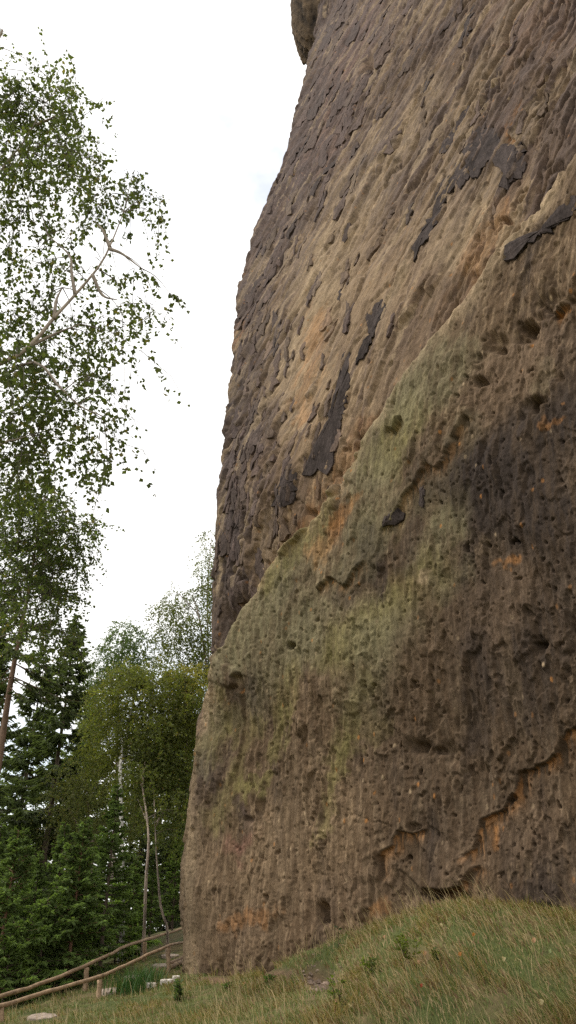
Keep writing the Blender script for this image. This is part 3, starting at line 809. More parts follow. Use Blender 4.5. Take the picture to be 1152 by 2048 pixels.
for a in ((0, 0, 0), (-4, 4, 0.0), (4, 4, 0.45), (8, 7, 1.4), (-9, 9, -0.6), (0, -8, -0.3), (9, -6, .8), (-10, -6, -.6), (-14, 18, -2.4), (-9.5, 24, -1.0), (-12, 32, -1.3), (-22, 40, -4), (-4, 40, 1.2), (3, 38, 1.6), (12, 30, 2.2), (12, 16, 2),
          (-22, 8, -3), (-22, 24, -4), (22, 20, 3), (2.2, 13.4, 1.45), (3.4, 11.8, 1.5), (5, 10, 1.55), (0, 16.2, .2)):
    CTRL.append(np.array(a, dtype=float))
CTRL = np.array(CTRL)
def _tps(r2): return 0.5 * r2 * np.log(r2 + 1e-9)
_d2 = ((CTRL[:, None, :2] - CTRL[None, :, :2]) ** 2).sum(-1)
_n = len(CTRL)
_A = np.zeros((_n + 3, _n + 3)); _A[:_n, :_n] = _tps(_d2) + np.eye(_n) * 0.35
_A[:_n, _n] = 1; _A[:_n, _n + 1:] = CTRL[:, :2]; _A[_n, :_n] = 1; _A[_n + 1:, :_n] = CTRL[:, :2].T
_w = np.linalg.solve(_A, np.concatenate([CTRL[:, 2], np.zeros(3)]))
def ground_z(x, y, rough=True):
    x = np.asarray(x, dtype=float); y = np.asarray(y, dtype=float)
    sh = x.shape; xf, yf = x.ravel(), y.ravel()
    zz = np.empty_like(xf)
    for s0 in range(0, len(xf), 40000):
        X, Y = xf[s0:s0 + 40000], yf[s0:s0 + 40000]
        d2 = (X[:, None] - CTRL[:, 0]) ** 2 + (Y[:, None] - CTRL[:, 1]) ** 2
        zz[s0:s0 + 40000] = _tps(d2) @ _w[:_n] + _w[_n] + _w[_n + 1] * X + _w[_n + 2] * Y
    rr = np.hypot(xf, yf - 14)
    far = sstep(22, 42, rr)
    base = -5.0 - 0.02 * np.maximum(rr - 40, 0) + np.where(xf > 0, 5.5, 0) * sstep(0, 25, np.abs(xf)) + sstep(20, 60, yf) * 5
    zz = lerp(np.clip(zz, -7, 5), base, far)
    if rough:
        zz = zz + 0.10 * fbm(xf * 0.9, yf * 0.9, 4, 201) + 0.03 * fbm(xf * 5, yf * 5, 3, 202)
    return zz.reshape(sh)

ax = np.concatenate([-np.geomspace(900, 16, 26), np.linspace(-15, 9, 220), np.geomspace(9.3, 900, 26)])
ay = np.concatenate([-np.geomspace(700, 4, 22), np.linspace(-3, 6, 30)[:-1], np.linspace(6, 26, 220), np.geomspace(26.3, 1200, 36)])
GX, GY = np.meshgrid(ax, ay)
GZ = ground_z(GX, GY)
gpx, gpy, gzc = proj(np.stack([GX, GY, GZ], -1))
g1 = fbm(GX * 0.8, GY * 0.8, 4, 211)[..., None]; g2 = fbm(GX * 3.5, GY * 3.5, 3, 212)[..., None]
GC = lerp(np.array((.075, .088, .030)), np.array((.135, .105, .052)), sstep(-.2, .3, g1 + .4 * g2))
def gpatch(x, y, rx, ry): return np.where(gzc > 0, np.exp(-(((gpx - x) / rx) ** 2 + ((gpy - y) / ry) ** 2) ** 2), 0)[..., None]
SOIL_SPOTS = ((640, 1958, 40, 34), (835, 1906, 24, 17), (560, 1950, 40, 10), (430, 1962, 40, 9))
bare = np.zeros_like(gpx)
for a in SOIL_SPOTS: bare = np.maximum(bare, gpatch(*a)[..., 0])
GC = lerp(GC, np.array((.17, .105, .068)), bare[..., None] * 0.9)
dig = np.where(gzc > 0, np.exp(-(((gpx - 652) / 26) ** 2 + ((gpy - 1948) / 22) ** 2)), 0) * 0.28 + np.where(gzc > 0, np.exp(-(((gpx - 835) / 20) ** 2 + ((gpy - 1903) / 11) ** 2)), 0) * 0.35
GZ2 = GZ - np.where((GY > 7) & (GY < 20), dig, 0)
obj('ground', mesh_from('ground', np.stack([GX, GY, GZ2], -1).reshape(-1, 3), grid_quads(*GX.shape), None, GC.reshape(-1, 3)), M_soil, kind='structure',
    label='grassy slope with a mound against the foot of the rock wall')

# where a pixel's line of sight meets the ground
def ground_hit(px, py, d0=6.0, d1=40.0):
    d = rayd(px, py); ts = np.linspace(d0, d1, 700) / d[1]
    X = d[0] * ts; Y = d[1] * ts; Zr = EYE + d[2] * ts
    below = Zr < ground_z(X, Y)
    k = int(below.argmax()) if below.any() else 350
    return np.array([X[k], Y[k], float(ground_z(X[k:k + 1], Y[k:k + 1])[0])])

# rock block that shows behind the far top edge
M_rock_block = tint_mat('rough_rock', .95, 1.6, .6, .8, .12, 'Object', spec=.1, detail2=6.0)
bl_c = at(633, 8, float(P1[TOPN + 60, NRT + NCOL, 1]) + 3.5)
bl_zc = float(proj(bl_c)[2])
boulder('rock_block', bl_c, (50 * bl_zc / F, 1.5, 205 * bl_zc / F), 3, (.03, .024, .02), (.13, .09, .055), (110, 130), 0.16, 'small rough block of brown rock jutting out behind the top of the cliff', 'rock', mat=M_rock_block, blocky=.12, freq=1.6)

# ------------------------------------------------------------------ grass
rg = np.random.default_rng(21)
def grass_mesh(n_try, seed, long=False):
    rg = np.random.default_rng(seed)
    # more blades where the picture shows them larger
    px = rg.uniform(-60, 1500, n_try); d = 8.0 + 15.0 * rg.random(n_try) ** 1.7
    x = (px - 576) / F * d / 1.17 * 1.0 * 1.17
    y = d
    x = x / 1.17
    # keep in front of the wall, off the steps and mostly off bare soil
    wall = (x - RX) * NX + (y - RY) * NY
    keep = (wall > 0.10 + 0.35 * rg.random(n_try) ** 2) | ((EX * (x - RX) + EY * (y - RY)) > 11.0)
    keep &= y < 27
    x, y = x[keep], y[keep]
    z_ = ground_z(x, y) - 0.015
    P_ = np.stack([x, y, z_], -1)
    gx, gy, _ = proj(P_)
    b_ = np.zeros(len(x))
    for sx, sy, rx, ry in SOIL_SPOTS: b_ = np.maximum(b_, np.exp(-(((gx - sx) / rx) ** 2 + ((gy - sy) / ry) ** 2) ** 2))
    for sx, sy, rx, ry in STEP_SPOTS: b_ = np.maximum(b_, 1.3 * np.exp(-(((gx - sx) / rx) ** 2 + ((gy - sy) / ry) ** 2) ** 3))
    k = rg.random(len(x)) > b_ * 1.25
    x, y, z_, gx, gy = x[k], y[k], z_[k], gx[k], gy[k]
    n = len(x)
    clump = fbm(x * 1.1, y * 1.1, 3, 221); cl2 = fbm(x * 3.2, y * 3.2, 2, 222); cl3 = fbm(x * 0.5, y * 0.5, 2, 223)
    dry = sstep(-0.2, 0.22, clump + 0.6 * cl2 + 0.12 * (gx > 600) - 0.2 * (gx < 420) + rg.normal(0, .16, n))
    leftz = sstep(460, 330, gx)
    if long:
        L = rg.uniform(0.22, 0.55, n) * (1 - 0.25 * leftz)
    else:
        L = rg.uniform(0.05, 0.17, n) * (1 + 0.9 * np.clip(cl2 + clump, -.6, .9)) * (1 - 0.3 * leftz)
    # blades fall over, mostly down the slope to the left
    az = rg.normal(2.7, 0.6, n) + 3.2 * clump + 1.5 * cl2
    if long: az = rg.normal(2.5, 0.5, n) + 1.5 * clump
    bend = rg.uniform(0.8, 2.5, n) if not long else rg.uniform(0.7, 1.6, n)
    wd = (0.0046 if not long else 0.0024) * rg.uniform(.7, 1.4, n) * (d[keep][k] / 9.0) ** 0.6
    SEG = 3
    ts = np.linspace(0, 1, SEG + 1)
    hx, hy = np.cos(az), np.sin(az)
    sidex, sidey = -hy, hx
    view = rg.uniform(-.6, .6, n); sidex = np.cos(view) ; sidey = np.sin(view)
    V = np.zeros((n, SEG + 1, 2, 3)); Cc = np.zeros((n, SEG + 1, 2, 3))
    green = np.array((.105, .145, .034)); green2 = np.array((.205, .200, .062)); straw = np.array((.44, .33, .165)); red = np.array((.20, .115, .060))
    pick = rg.random(n)[:, None]
    cg = lerp(green, green2, rg.random(n)[:, None]); cd = np.where(pick < .75, lerp(straw * .7, straw, rg.random(n)[:, None]), red)
    cb = lerp(cg, cd, (rg.random(n) < dry * (0.72 if not long else 1.2))[:, None] * 1.0)
    if long: cb = np.where(rg.random(n)[:, None] < .75, lerp(straw * .75, straw * 1.05, rg.random(n)[:, None]), cb)
    for i, t_ in enumerate(ts):
        a_ = bend * t_
        out = L * np.where(bend > 1e-3, (1 - np.cos(a_)) / np.maximum(bend, 1e-3), 0)
        upz = L * np.sin(a_) / np.maximum(bend, 1e-3)
        w_ = wd * (1 - t_ ** 1.6) + 0.0004
        cx, cy, cz = x + hx * out, y + hy * out, z_ + upz
        V[:, i, 0] = np.stack([cx - sidex * w_, cy - sidey * w_, cz], -1)
        V[:, i, 1] = np.stack([cx + sidex * w_, cy + sidey * w_, cz], -1)
        Cc[:, i, :] = cb[:, None, :] 
    base = np.arange(n)[:, None] * ((SEG + 1) * 2) + np.arange(SEG)[None, :] * 2
    qd = np.stack([base, base + 1, base + 3, base + 2], -1).reshape(-1, 4)
    return mesh_from('grass', V.reshape(-1, 3), qd, None, Cc.reshape(-1, 3))

STEP_SPOTS = ((338, 1914, 30, 5), (322, 1934, 24, 6), (264, 1956, 22, 6), (222, 1985, 24, 7), (78, 2038, 44, 9), (333, 1967, 12, 4), (303, 1974, 12, 4))
obj('grass', grass_mesh(126000, 31), M_grass, label='short matted green and straw coloured grass over the slope', kind='stuff')
obj('long_grass', grass_mesh(2600, 32, True), M_grass, label='long dry bent grass stalks standing above the turf', kind='stuff')

# ------------------------------------------------------------------ path steps, stones, rails
def slab(name, px, py, w, dpt, h, seed, colr, label, cat, group, tilt=0.0, rot=None, d0=8, lift=0.0):
    rg = np.random.default_rng(seed)
    p = ground_hit(px, py)
    n = 18
    a = np.linspace(0, 2 * math.pi, n, endpoint=False)
    r_ = (np.abs(np.cos(a)) ** 3.2 + np.abs(np.sin(a)) ** 3.2) ** (-1 / 3.2) * rg.uniform(0.86, 1.08, n)
    ox, oy = np.cos(a) * r_ * w / 2, np.sin(a) * r_ * dpt / 2
    rot = rg.uniform(-.3, .3) if rot is None else rot
    X = ox * math.cos(rot) - oy * math.sin(rot); Y = ox * math.sin(rot) + oy * math.cos(rot)
    rings = []
    for s_, zz in ((0.98, -0.30), (1.0, h * 0.55), (0.95, h * 0.9), (0.6, h)):
        rings.append(np.stack([X * s_, Y * s_, zz + tilt * Y * s_ + rg.uniform(-.006, .006, n) * (zz > 0)], -1))
    v = np.concatenate(rings + [np.array([[0, 0, h]])])
    k = np.arange(n); k2 = (k + 1) % n
    qd = np.concatenate([np.stack([i * n + k, i * n + k2, (i + 1) * n + k2, (i + 1) * n + k], -1) for i in range(3)])
    tr = np.stack([3 * n + k, 3 * n + k2, np.full(n, 4 * n)], -1)
    c = np.asarray(colr) * (1 + rg.uniform(-.15, .15, (len(v), 1)))
    return obj(name, mesh_from(name, v, qd, tr, c, smooth=False), M_stone, None, label, cat, group, loc=(p[0], p[1], p[2] + lift))
SANDC = (.33, .26, .205)
for i, (px, py, w, dp, lb) in enumerate(((340, 1914, .48, .4, 'topmost pale sandy step, tucked against the foot of the rock'), (322, 1934, .48, .4, 'pale sandy step just below the short railing post by the rock'),
        (264, 1957, .34, .35, 'pale sandy step beside the tall green tufts'), (222, 1986, .40, .4, 'pale sandy step to the right of the pale railing post'), (82, 2038, .46, .4, 'large pale sandy step in the bottom left corner'))):
    slab('path_step', px, py, w, dp, .035, 300 + i, SANDC, lb, 'step', 'steps of the path', tilt=.10, lift=.015)
for i, (px, py, w, lb) in enumerate(((303, 1975, .22, 'small flat whitish stone in the grass, left of the brightest one'), (333, 1968, .25, 'bright flat whitish stone lying in the grass below the rock corner'), (352, 1961, .15, 'smallest pale stone in the grass nearest the rock corner'))):
    slab('flat_stone', px, py, w, .16, .05, 320 + i, (.60, .54, .47), lb, 'stone', 'flat stones in the grass', tilt=.05, rot=.25, lift=.03)

WOODC = np.array((.330, .225, .140))
def log_piece(name, parent, pts, rad, seed, colr=WOODC, n=26):
    g = Geo(); rg = np.random.default_rng(seed)
    p = catmull(pts, n)
    p += rg.normal(0, .006, p.shape)
    g.tube(p, np.linspace(rad[0], rad[1], n) * (1 + rg.normal(0, .03, n)), 10, np.asarray(colr) * rg.uniform(.9, 1.1), 0.04, True, seed)
    return obj(name, g.mesh(name), M_wood, parent)
def post(parent, px_top, d, px_base, rad, seed, colr=WOODC):
    top = at(px_top[0], px_top[1], d); 
    bx = at(px_base[0], px_base[1], d)
    gz = float(ground_z(np.array([bx[0]]), np.array([d]))[0])
    base = np.array([bx[0], d, min(bx[2], gz) - 0.25])
    return log_piece('post', parent, [base, lerp(base, top, .5), top], (rad * 1.05, rad), seed, colr, 10)
near = obj('handrail', None, label='nearer log handrail with bark remnants, its end bending round to the rock', cat='railing', group='log handrails beside the path', loc=(0, 0, 0))
d_n = [(-70, 2034, 13.6), (0, 2012, 14.6), (60, 1994, 15.4), (130, 1973, 16.3), (200, 1953, 17.2), (250, 1931, 18.2), (300, 1908, 19.3), (338, 1891, 20.4)]
log_piece('rail', near, [at(*a) for a in d_n], (.037, .030), 401)
log_piece('rail', near, [at(337, 1891, 20.4), at(352, 1887, 21.2), at(376, 1886, 22.4)], (.030, .028), 402, n=10)
post(near, (336, 1892), 20.45, (339, 1944), .05, 403, WOODC * .8)
post(near, (200, 1958), 17.25, (197, 2004), .05, 404, WOODC * 1.15)
post(near, (2, 2016), 14.65, (6, 2090), .05, 405)
farr = obj('handrail', None, label='farther log handrail running straight up behind the nearer one', cat='railing', group='log handrails beside the path', loc=(0, 0, 0))
d_f = [(-70, 2014, 15.0), (0, 1993, 16.2), (60, 1974, 17.2), (130, 1949, 18.4), (200, 1918, 19.8), (250, 1893, 21.2), (292, 1880, 22.6), (330, 1868, 24.0), (380, 1853, 25.6)]
log_piece('rail', farr, [at(*a) for a in d_f], (.039, .032), 411)
post(farr, (290, 1884), 22.6, (290, 1925), .05, 412)
post(farr, (174, 1934), 19.2, (168, 2006), .05, 413)
lg = obj('edge_log', None, label='pair of short logs edging the path at the rock corner', cat='log', loc=(0, 0, 0))
log_piece('log', lg, [at(336, 1936, 20.7), at(355, 1928, 21.2), at(376, 1919, 21.8)], (.055, .055), 421, WOODC * .85, 8)
log_piece('log', lg, [at(336, 1929, 20.9), at(355, 1921, 21.4), at(376, 1912, 22.0)], (.045, .045), 422, WOODC * .8, 8)

# fallen leaves on the turf
LEAVES = [((920, 1929), 'orange', 'orange fallen leaf lying right of the mound top'), ((1068, 1901), 'peach', 'pale peach fallen leaf on the mound, at right'), ((842, 1992), 'red', 'red brown fallen leaf low on the mound'),
 ((882, 1866), 'pale', 'small pale yellow fallen leaf near the mound top'), ((948, 1887), 'orange', 'small rust fallen leaf among bent stalks on the mound'), ((849, 1923), 'peach', 'peach fallen leaf just below the dark hollow'),
 ((836, 1945), 'peach', 'brownish pink fallen leaf below the hollow'), ((1100, 1921), 'green', 'pale green fallen leaf near the right edge'), ((700, 2032), 'pale', 'yellow fallen leaf low in the middle, near the bottom edge'),
 ((672, 2022), 'peach', 'peach fallen leaf near the bottom edge beside a leafy sprig'), ((488, 1979), 'peach', 'pink fallen leaf below the foot of the wall'), ((1083, 2030), 'pale', 'cream fallen leaf at lower right'), ((637, 1891), 'pale', 'cream fallen leaf above the bare soil bank'),
 ((768, 1888), 'peach', 'dull pink fallen leaf on the mound left shoulder'), ((1008, 1939), 'pale', 'tiny cream fallen leaf in the middle of the mound')]
LC_ = {'orange': (.50, .20, .05), 'peach': (.52, .30, .17), 'red': (.36, .07, .03), 'pale': (.55, .45, .24), 'green': (.32, .36, .16)}
for i, ((px, py), cn, lb) in enumerate(LEAVES):
    rg = np.random.default_rng(500 + i)
    p = ground_hit(px, py); s_ = rg.uniform(.020, .030)
    a = np.linspace(0, 2 * math.pi, 10, endpoint=False)
    r_ = s_ * (1 + .18 * np.cos(a)) * rg.uniform(.82, 1.1, 10)
    v = np.stack([np.cos(a) * r_ * .8, np.sin(a) * r_, .012 * np.cos(2 * a) + rg.normal(0, .004, 10)], -1)
    v = np.concatenate([v, [[0, 0, -.008]]])
    k = np.arange(10)
    me = mesh_from('fallen_leaf', v, None, np.stack([k, (k + 1) % 10, np.full(10, 10)], -1), np.array(LC_[cn]) * (1 + rg.uniform(-.1, .1, (11, 1))))
    o = obj('fallen_leaf', me, M_leaf, None, lb, 'leaf', 'fallen leaves on the mound', loc=(p[0], p[1] - .04, p[2] + .085))
    o.rotation_euler = (R(52) + rg.normal(0, .25), rg.normal(0, .3), rg.uniform(-.6, .6))

# broken bits of stone and bark on the bare bank
bits = Geo()
rg = np.random.default_rng(77)
for k in range(230):
    px, py = 646 + rg.normal(0, 20), 1955 + rg.normal(0, 15)
    p = at(px, py, 10.9 + (1990 - py) * .035)
    p[2] = float(ground_z(p[0:1], p[1:2])[0]) - .26 * math.exp(-(((px - 652) / 26) ** 2 + ((py - 1948) / 22) ** 2)) + .012
    s_ = rg.uniform(.010, .032)
    v = np.array([(-1, -1, 0), (1, -.8, 0), (.9, 1, 0), (-.8, .9, 0), (-.6, -.6, .8), (.6, -.5, .9), (.5, .6, .7), (-.5, .5, .8)]) * s_ * rg.uniform(.5, 1.3, 3) + p
    bits.add(v, [(0, 1, 5, 4), (1, 2, 6, 5), (2, 3, 7, 6), (3, 0, 4, 7), (4, 5, 6, 7)], None, np.array((.34, .25, .19)) * rg.uniform(.45, 1.2))
obj('stone_chips', bits.mesh('stone_chips', False), M_stone, label='broken chips of stone strewn over the bare soil bank', kind='stuff')

# blade tufts and small leafy sprigs
def tuft(name, px, py, n, L, colr, seed, label, cat, group=None, w=.012, spread=.18, mat=None, erect=.6):
    rg = np.random.default_rng(seed); p = ground_hit(px, py); g = Geo()
    for k in range(n):
        a = rg.uniform(0, 6.28); ln = L * rg.uniform(.5, 1.1); b = rg.uniform(.3, 1.2) * (1.2 - erect)
        o = np.array([rg.normal(0, spread), rg.normal(0, spread), -.02]); h = np.array([math.cos(a), math.sin(a), 0]); sd = np.array([-h[1], h[0], 0])
        pts = [o + h * ln * b * t * t + np.array([0, 0, ln * t * (1 - .35 * b * t)]) for t in (0, .35, .7, 1)]
        v = []
        for t, q_ in zip((0, .35, .7, 1), pts): v += [q_ - sd * w * (1 - t * .95), q_ + sd * w * (1 - t * .95)]
        g.add(v, [(0, 1, 3, 2), (2, 3, 5, 4), (4, 5, 7, 6)], None, np.array(colr) * rg.uniform(.7, 1.3))
    root = obj(name, None, None, None, label, cat, group, loc=tuple(p))
    obj('blades', g.mesh('blades'), mat or M_grass, root, kind='stuff')
    return root
tuft('grass_tuft', 262, 1985, 150, .55, (.050, .110, .025), 61, 'lower tall bright green grass tuft beside the path steps', 'grass tuft', 'tall tufts by the path', spread=.22)
tuft('grass_tuft', 288, 1968, 120, .50, (.055, .115, .028), 62, 'upper tall bright green grass tuft beside the path steps', 'grass tuft', 'tall tufts by the path', spread=.2)

def sprig(px, py, h, n, colr, seed, label, leaf=.05, stems=4, name='leafy_sprig', cat='plant', group='leafy plants in the grass'):
    rg = np.random.default_rng(seed); p = ground_hit(px, py)
    root = obj(name, None, None, None, label, cat, group, loc=tuple(p))
    gs, gl = Geo(), Geo()
    for s in range(stems):
        a = rg.uniform(0, 6.28); le = rg.uniform(.05, .5)
        tip = np.array([math.cos(a) * le * h, math.sin(a) * le * h, h * rg.uniform(.7, 1.05)])
        st = catmull([np.array([0, 0, -.05]), tip * .5 + rg.normal(0, .02, 3), tip], 6)
        gs.tube(st, np.linspace(.006, .002, 6), 4, (.09, .07, .035), 0, False)
        for k in range(n):
            t = rg.uniform(.15, 1); q_ = st[int(t * 5)] + rg.normal(0, .012, 3)
            a2 = rg.uniform(0, 6.28); d = np.array([math.cos(a2), math.sin(a2), rg.uniform(-.1, .6)]); d /= np.linalg.norm(d)
            sd = np.cross(d, rg.normal(0, 1, 3)); sd /= np.linalg.norm(sd) + 1e-6
            L = leaf * rg.uniform(.6, 1.3)
            gl.add([q_, q_ + d * L * .5 + sd * L * .3, q_ + d * L, q_ + d * L * .5 - sd * L * .3], [(0, 1, 2, 3)], None, np.array(colr) * rg.uniform(.65, 1.35))
    obj('stem', gs.mesh('stem'), M_bark, root); obj('leaves', gl.mesh('leaves'), M_leaf, root, kind='stuff')
    return root
sprig(355, 2003, .34, 34, (.085, .125, .045), 71, 'dark green bushy plant on the slope below the rock corner', .07, 6)
sprig(815, 1920, .30, 30, (.14, .17, .035), 72, 'yellow green leafy sprig beside the dark hollow on the mound', .05, 5)
sprig(875, 1925, .13, 20, (.10, .14, .04), 73, 'small green sprig right of the dark hollow', .045, 4)
sprig(676, 2018, .32, 22, (.13, .17, .035), 74, 'bright green leafy sprig at the bottom edge of the picture', .055, 4)
sprig(676, 1898, .34, 16, (.045, .065, .022), 75, 'single dark upright seedling on the crest left of the mound', .05, 1)
sprig(540, 1972, .16, 40, (.10, .17, .04), 76, 'low green leafy patch at the foot of the wall', .05, 8)
sprig(455, 1985, .15, 34, (.11, .18, .045), 77, 'low bright green leafy patch left of the wall foot', .05, 7)
sprig(745, 1958, .24, 30, (.12, .15, .035), 78, 'green leafy sprig between the bare bank and the hollow', .05, 5)

# ------------------------------------------------------------------ trees
def unit(v): return v / (np.linalg.norm(v, axis=-1, keepdims=True) + 1e-9)

def leaf_quads(P_, Dr, size, colr, rg, aspect=.78):
    """small rhombic leaves at P_, pointing along Dr"""
    n = len(P_)
    Dr = unit(Dr); side = unit(np.cross(Dr, rg.normal(0, 1, (n, 3))))
    nrm = np.cross(Dr, side)
    s = (size * rg.uniform(.65, 1.25, n))[:, None]
    fold = s * .10 * nrm
    v = np.stack([P_, P_ + Dr * s * .45 + side * s * aspect * .5 + fold, P_ + Dr * s, P_ + Dr * s * .45 - side * s * aspect * .5 + fold], 1)
    q_ = np.arange(n * 4).reshape(n, 4)
    return v.reshape(-1, 3), q_, np.repeat(colr, 4, 0)

def cluster_tree(name, label, cat, trunk, limbs, clusters, depth, leaf, cols, seed, dens=1.0, bark=(.30, .27, .23), trunk_r=(.10, .03), twigs=False, hang=.75, limb_r=(.045, .012), group=None, extra_trunks=(), dspread=.9, conn=True, coarse=1.0):
    """trunk and limbs are given by where they run in the photograph and how far away they stand; clusters are clumps of foliage"""
    rg = np.random.default_rng(seed)
    tp = np.array([at(*a) for a in trunk])
    base = tp[0].copy()
    gz = float(ground_z(base[0:1], base[1:2])[0])
    base[2] = gz
    tp = np.concatenate([[np.array([tp[0][0], tp[0][1], gz - .3])], tp]) if tp[0][2] > gz + .2 else np.concatenate([[np.array([tp[0][0], tp[0][1], gz - .3])], tp[1:]])
    root = obj(name, None, None, None, label, cat, group, loc=tuple(base))
    def local(p): return p - base
    tc = catmull(tp, 28)
    g = Geo(); rr = np.linspace(trunk_r[0], trunk_r[1], 28)
    g.tube(local(tc), rr, 9, None, .05, False, seed)
    nb_ = len(np.concatenate(g.v))
    dark = (fbm(np.arange(nb_) * .37, np.arange(nb_) * .11, 3, seed) > .12)[:, None]
    g.c.append(np.where(dark, np.array(bark) * .38, np.array(bark)) * rg.uniform(.85, 1.1, (nb_, 1)))
    obj('trunk', g.mesh('trunk'), M_bark, root)
    for et in extra_trunks:
        e = catmull(np.array([at(*a) for a in et]), 18); ge_ = Geo(); ge_.tube(local(e), np.linspace(trunk_r[0] * .7, trunk_r[1] * .6, 18), 7, np.array(bark) * .85, .05, False, seed)
        obj('trunk', ge_.mesh('trunk'), M_bark, root)
    skel = [tc[6:]]
    gb = Geo()
    for k, lm in enumerate(limbs):
        lc = catmull(np.array([at(*a) for a in lm]), 20)
        r0 = limb_r[0] * (1 if k == 0 else .7)
        lb_ = Geo(); lb_.tube(local(lc), np.linspace(r0, limb_r[1], 20), 7, np.array(bark) * (1 if k == 0 else .75), .04, True, seed + k)
        obj('limb', lb_.mesh('limb'), M_bark, root)
        skel.append(lc)
    skel = np.concatenate(skel)
    LP, LD, LCc = [], [], []
    for (px, py, rx, ry, dn) in clusters:
        dd = depth + rg.normal(0, dspread * .5)
        c = at(px, py, dd); zc = float(proj(c)[2]); mx, my = rx * zc / F, ry * zc / F
        # a branch reaches the clump from the nearest limb
        dist = np.linalg.norm(skel - c, axis=1) + .6 * np.maximum(skel[:, 2] - c[2], 0)
        s0 = skel[dist.argmin()]
        if conn and np.linalg.norm(s0 - c) > .15:
            mid = (s0 + c) / 2 + np.array([0, 0, .12 * np.linalg.norm(s0 - c)])
            bc = catmull([s0, mid, c], 7)
            gb.tube(local(bc), np.linspace(limb_r[1] * 1.3, limb_r[1] * .4, 7), 5, np.array(bark) * .45, 0, False)
        fwd = np.array([0, CP, SP]); up_ = np.array([0, -SP, CP]); rt = np.array([1.0, 0, 0])
        nl = int(max(8, math.pi * rx * ry * dn * dens / ((leaf * F / zc) ** 2) * 6.5))
        per = 15
        nt_ = max(3, nl // per)
        ang = rg.uniform(0, 6.283, nt_); rad = rg.random(nt_) ** .5
        st = c + rt * (np.cos(ang) * rad * mx)[:, None] + up_ * (np.sin(ang) * rad * my)[:, None] + fwd * (rg.normal(0, .55, nt_) * (mx + my) * .5)[:, None]
        out = unit(st - c) * .6 + np.stack([rg.normal(0, .5, nt_), rg.normal(0, .5, nt_), rg.normal(-hang, .35, nt_)], -1)
        out = unit(out)
        tl = rg.uniform(3.0, 7.0, nt_) * leaf * (1.0 + hang)
        t_ = rg.random((nt_, per))
        pts = st[:, None, :] + out[:, None, :] * (tl[:, None] * t_)[..., None] + np.array([0, 0, -1.0]) * (tl[:, None] * t_ ** 2 * .35)[..., None] + rg.normal(0, leaf * .24, (nt_, per, 3))
        LP.append(pts.reshape(-1, 3))
        dr = np.stack([rg.normal(0, .6, nt_ * per), rg.normal(0, .6, nt_ * per), rg.normal(-.5, .45, nt_ * per)], -1)
        LD.append(dr)
        cc_ = lerp(np.array(cols[0]), np.array(cols[1]), rg.random((nt_ * per, 1))) * rg.uniform(.75, 1.2) * rg.uniform(.8, 1.2, (nt_ * per, 1))
        if len(cols) > 2: cc_ = np.where(rg.random((nt_ * per, 1)) < .05, np.array(cols[2]), cc_)
        LCc.append(cc_)
        if twigs:
            for k in range(nt_):
                if k % 2 == 0 or rg.random() < .35:
                    j0 = c + (st[k] - c) * rg.uniform(.2, .7)
                    tw = np.stack([j0, st[k], st[k] + out[k] * tl[k] * .6, st[k] + out[k] * tl[k] + np.array([0, 0, -tl[k] * .3])])
                    gb.tube(local(tw), np.array([.0075, .0055, .004, .0025]), 3, np.array(bark) * .28, 0, False)
    LP = np.concatenate(LP); LD = np.concatenate(LD); LCc = np.concatenate(LCc)
    v, q_, c_ = leaf_quads(local(LP), LD, leaf, LCc, rg)
    obj('crown', mesh_from('crown', v, q_, None, c_, smooth=False), M_leaf, root, kind='stuff')
    if gb.n: obj('branches', gb.mesh('branches'), M_bark, root, kind='stuff')
    return root, len(LP)

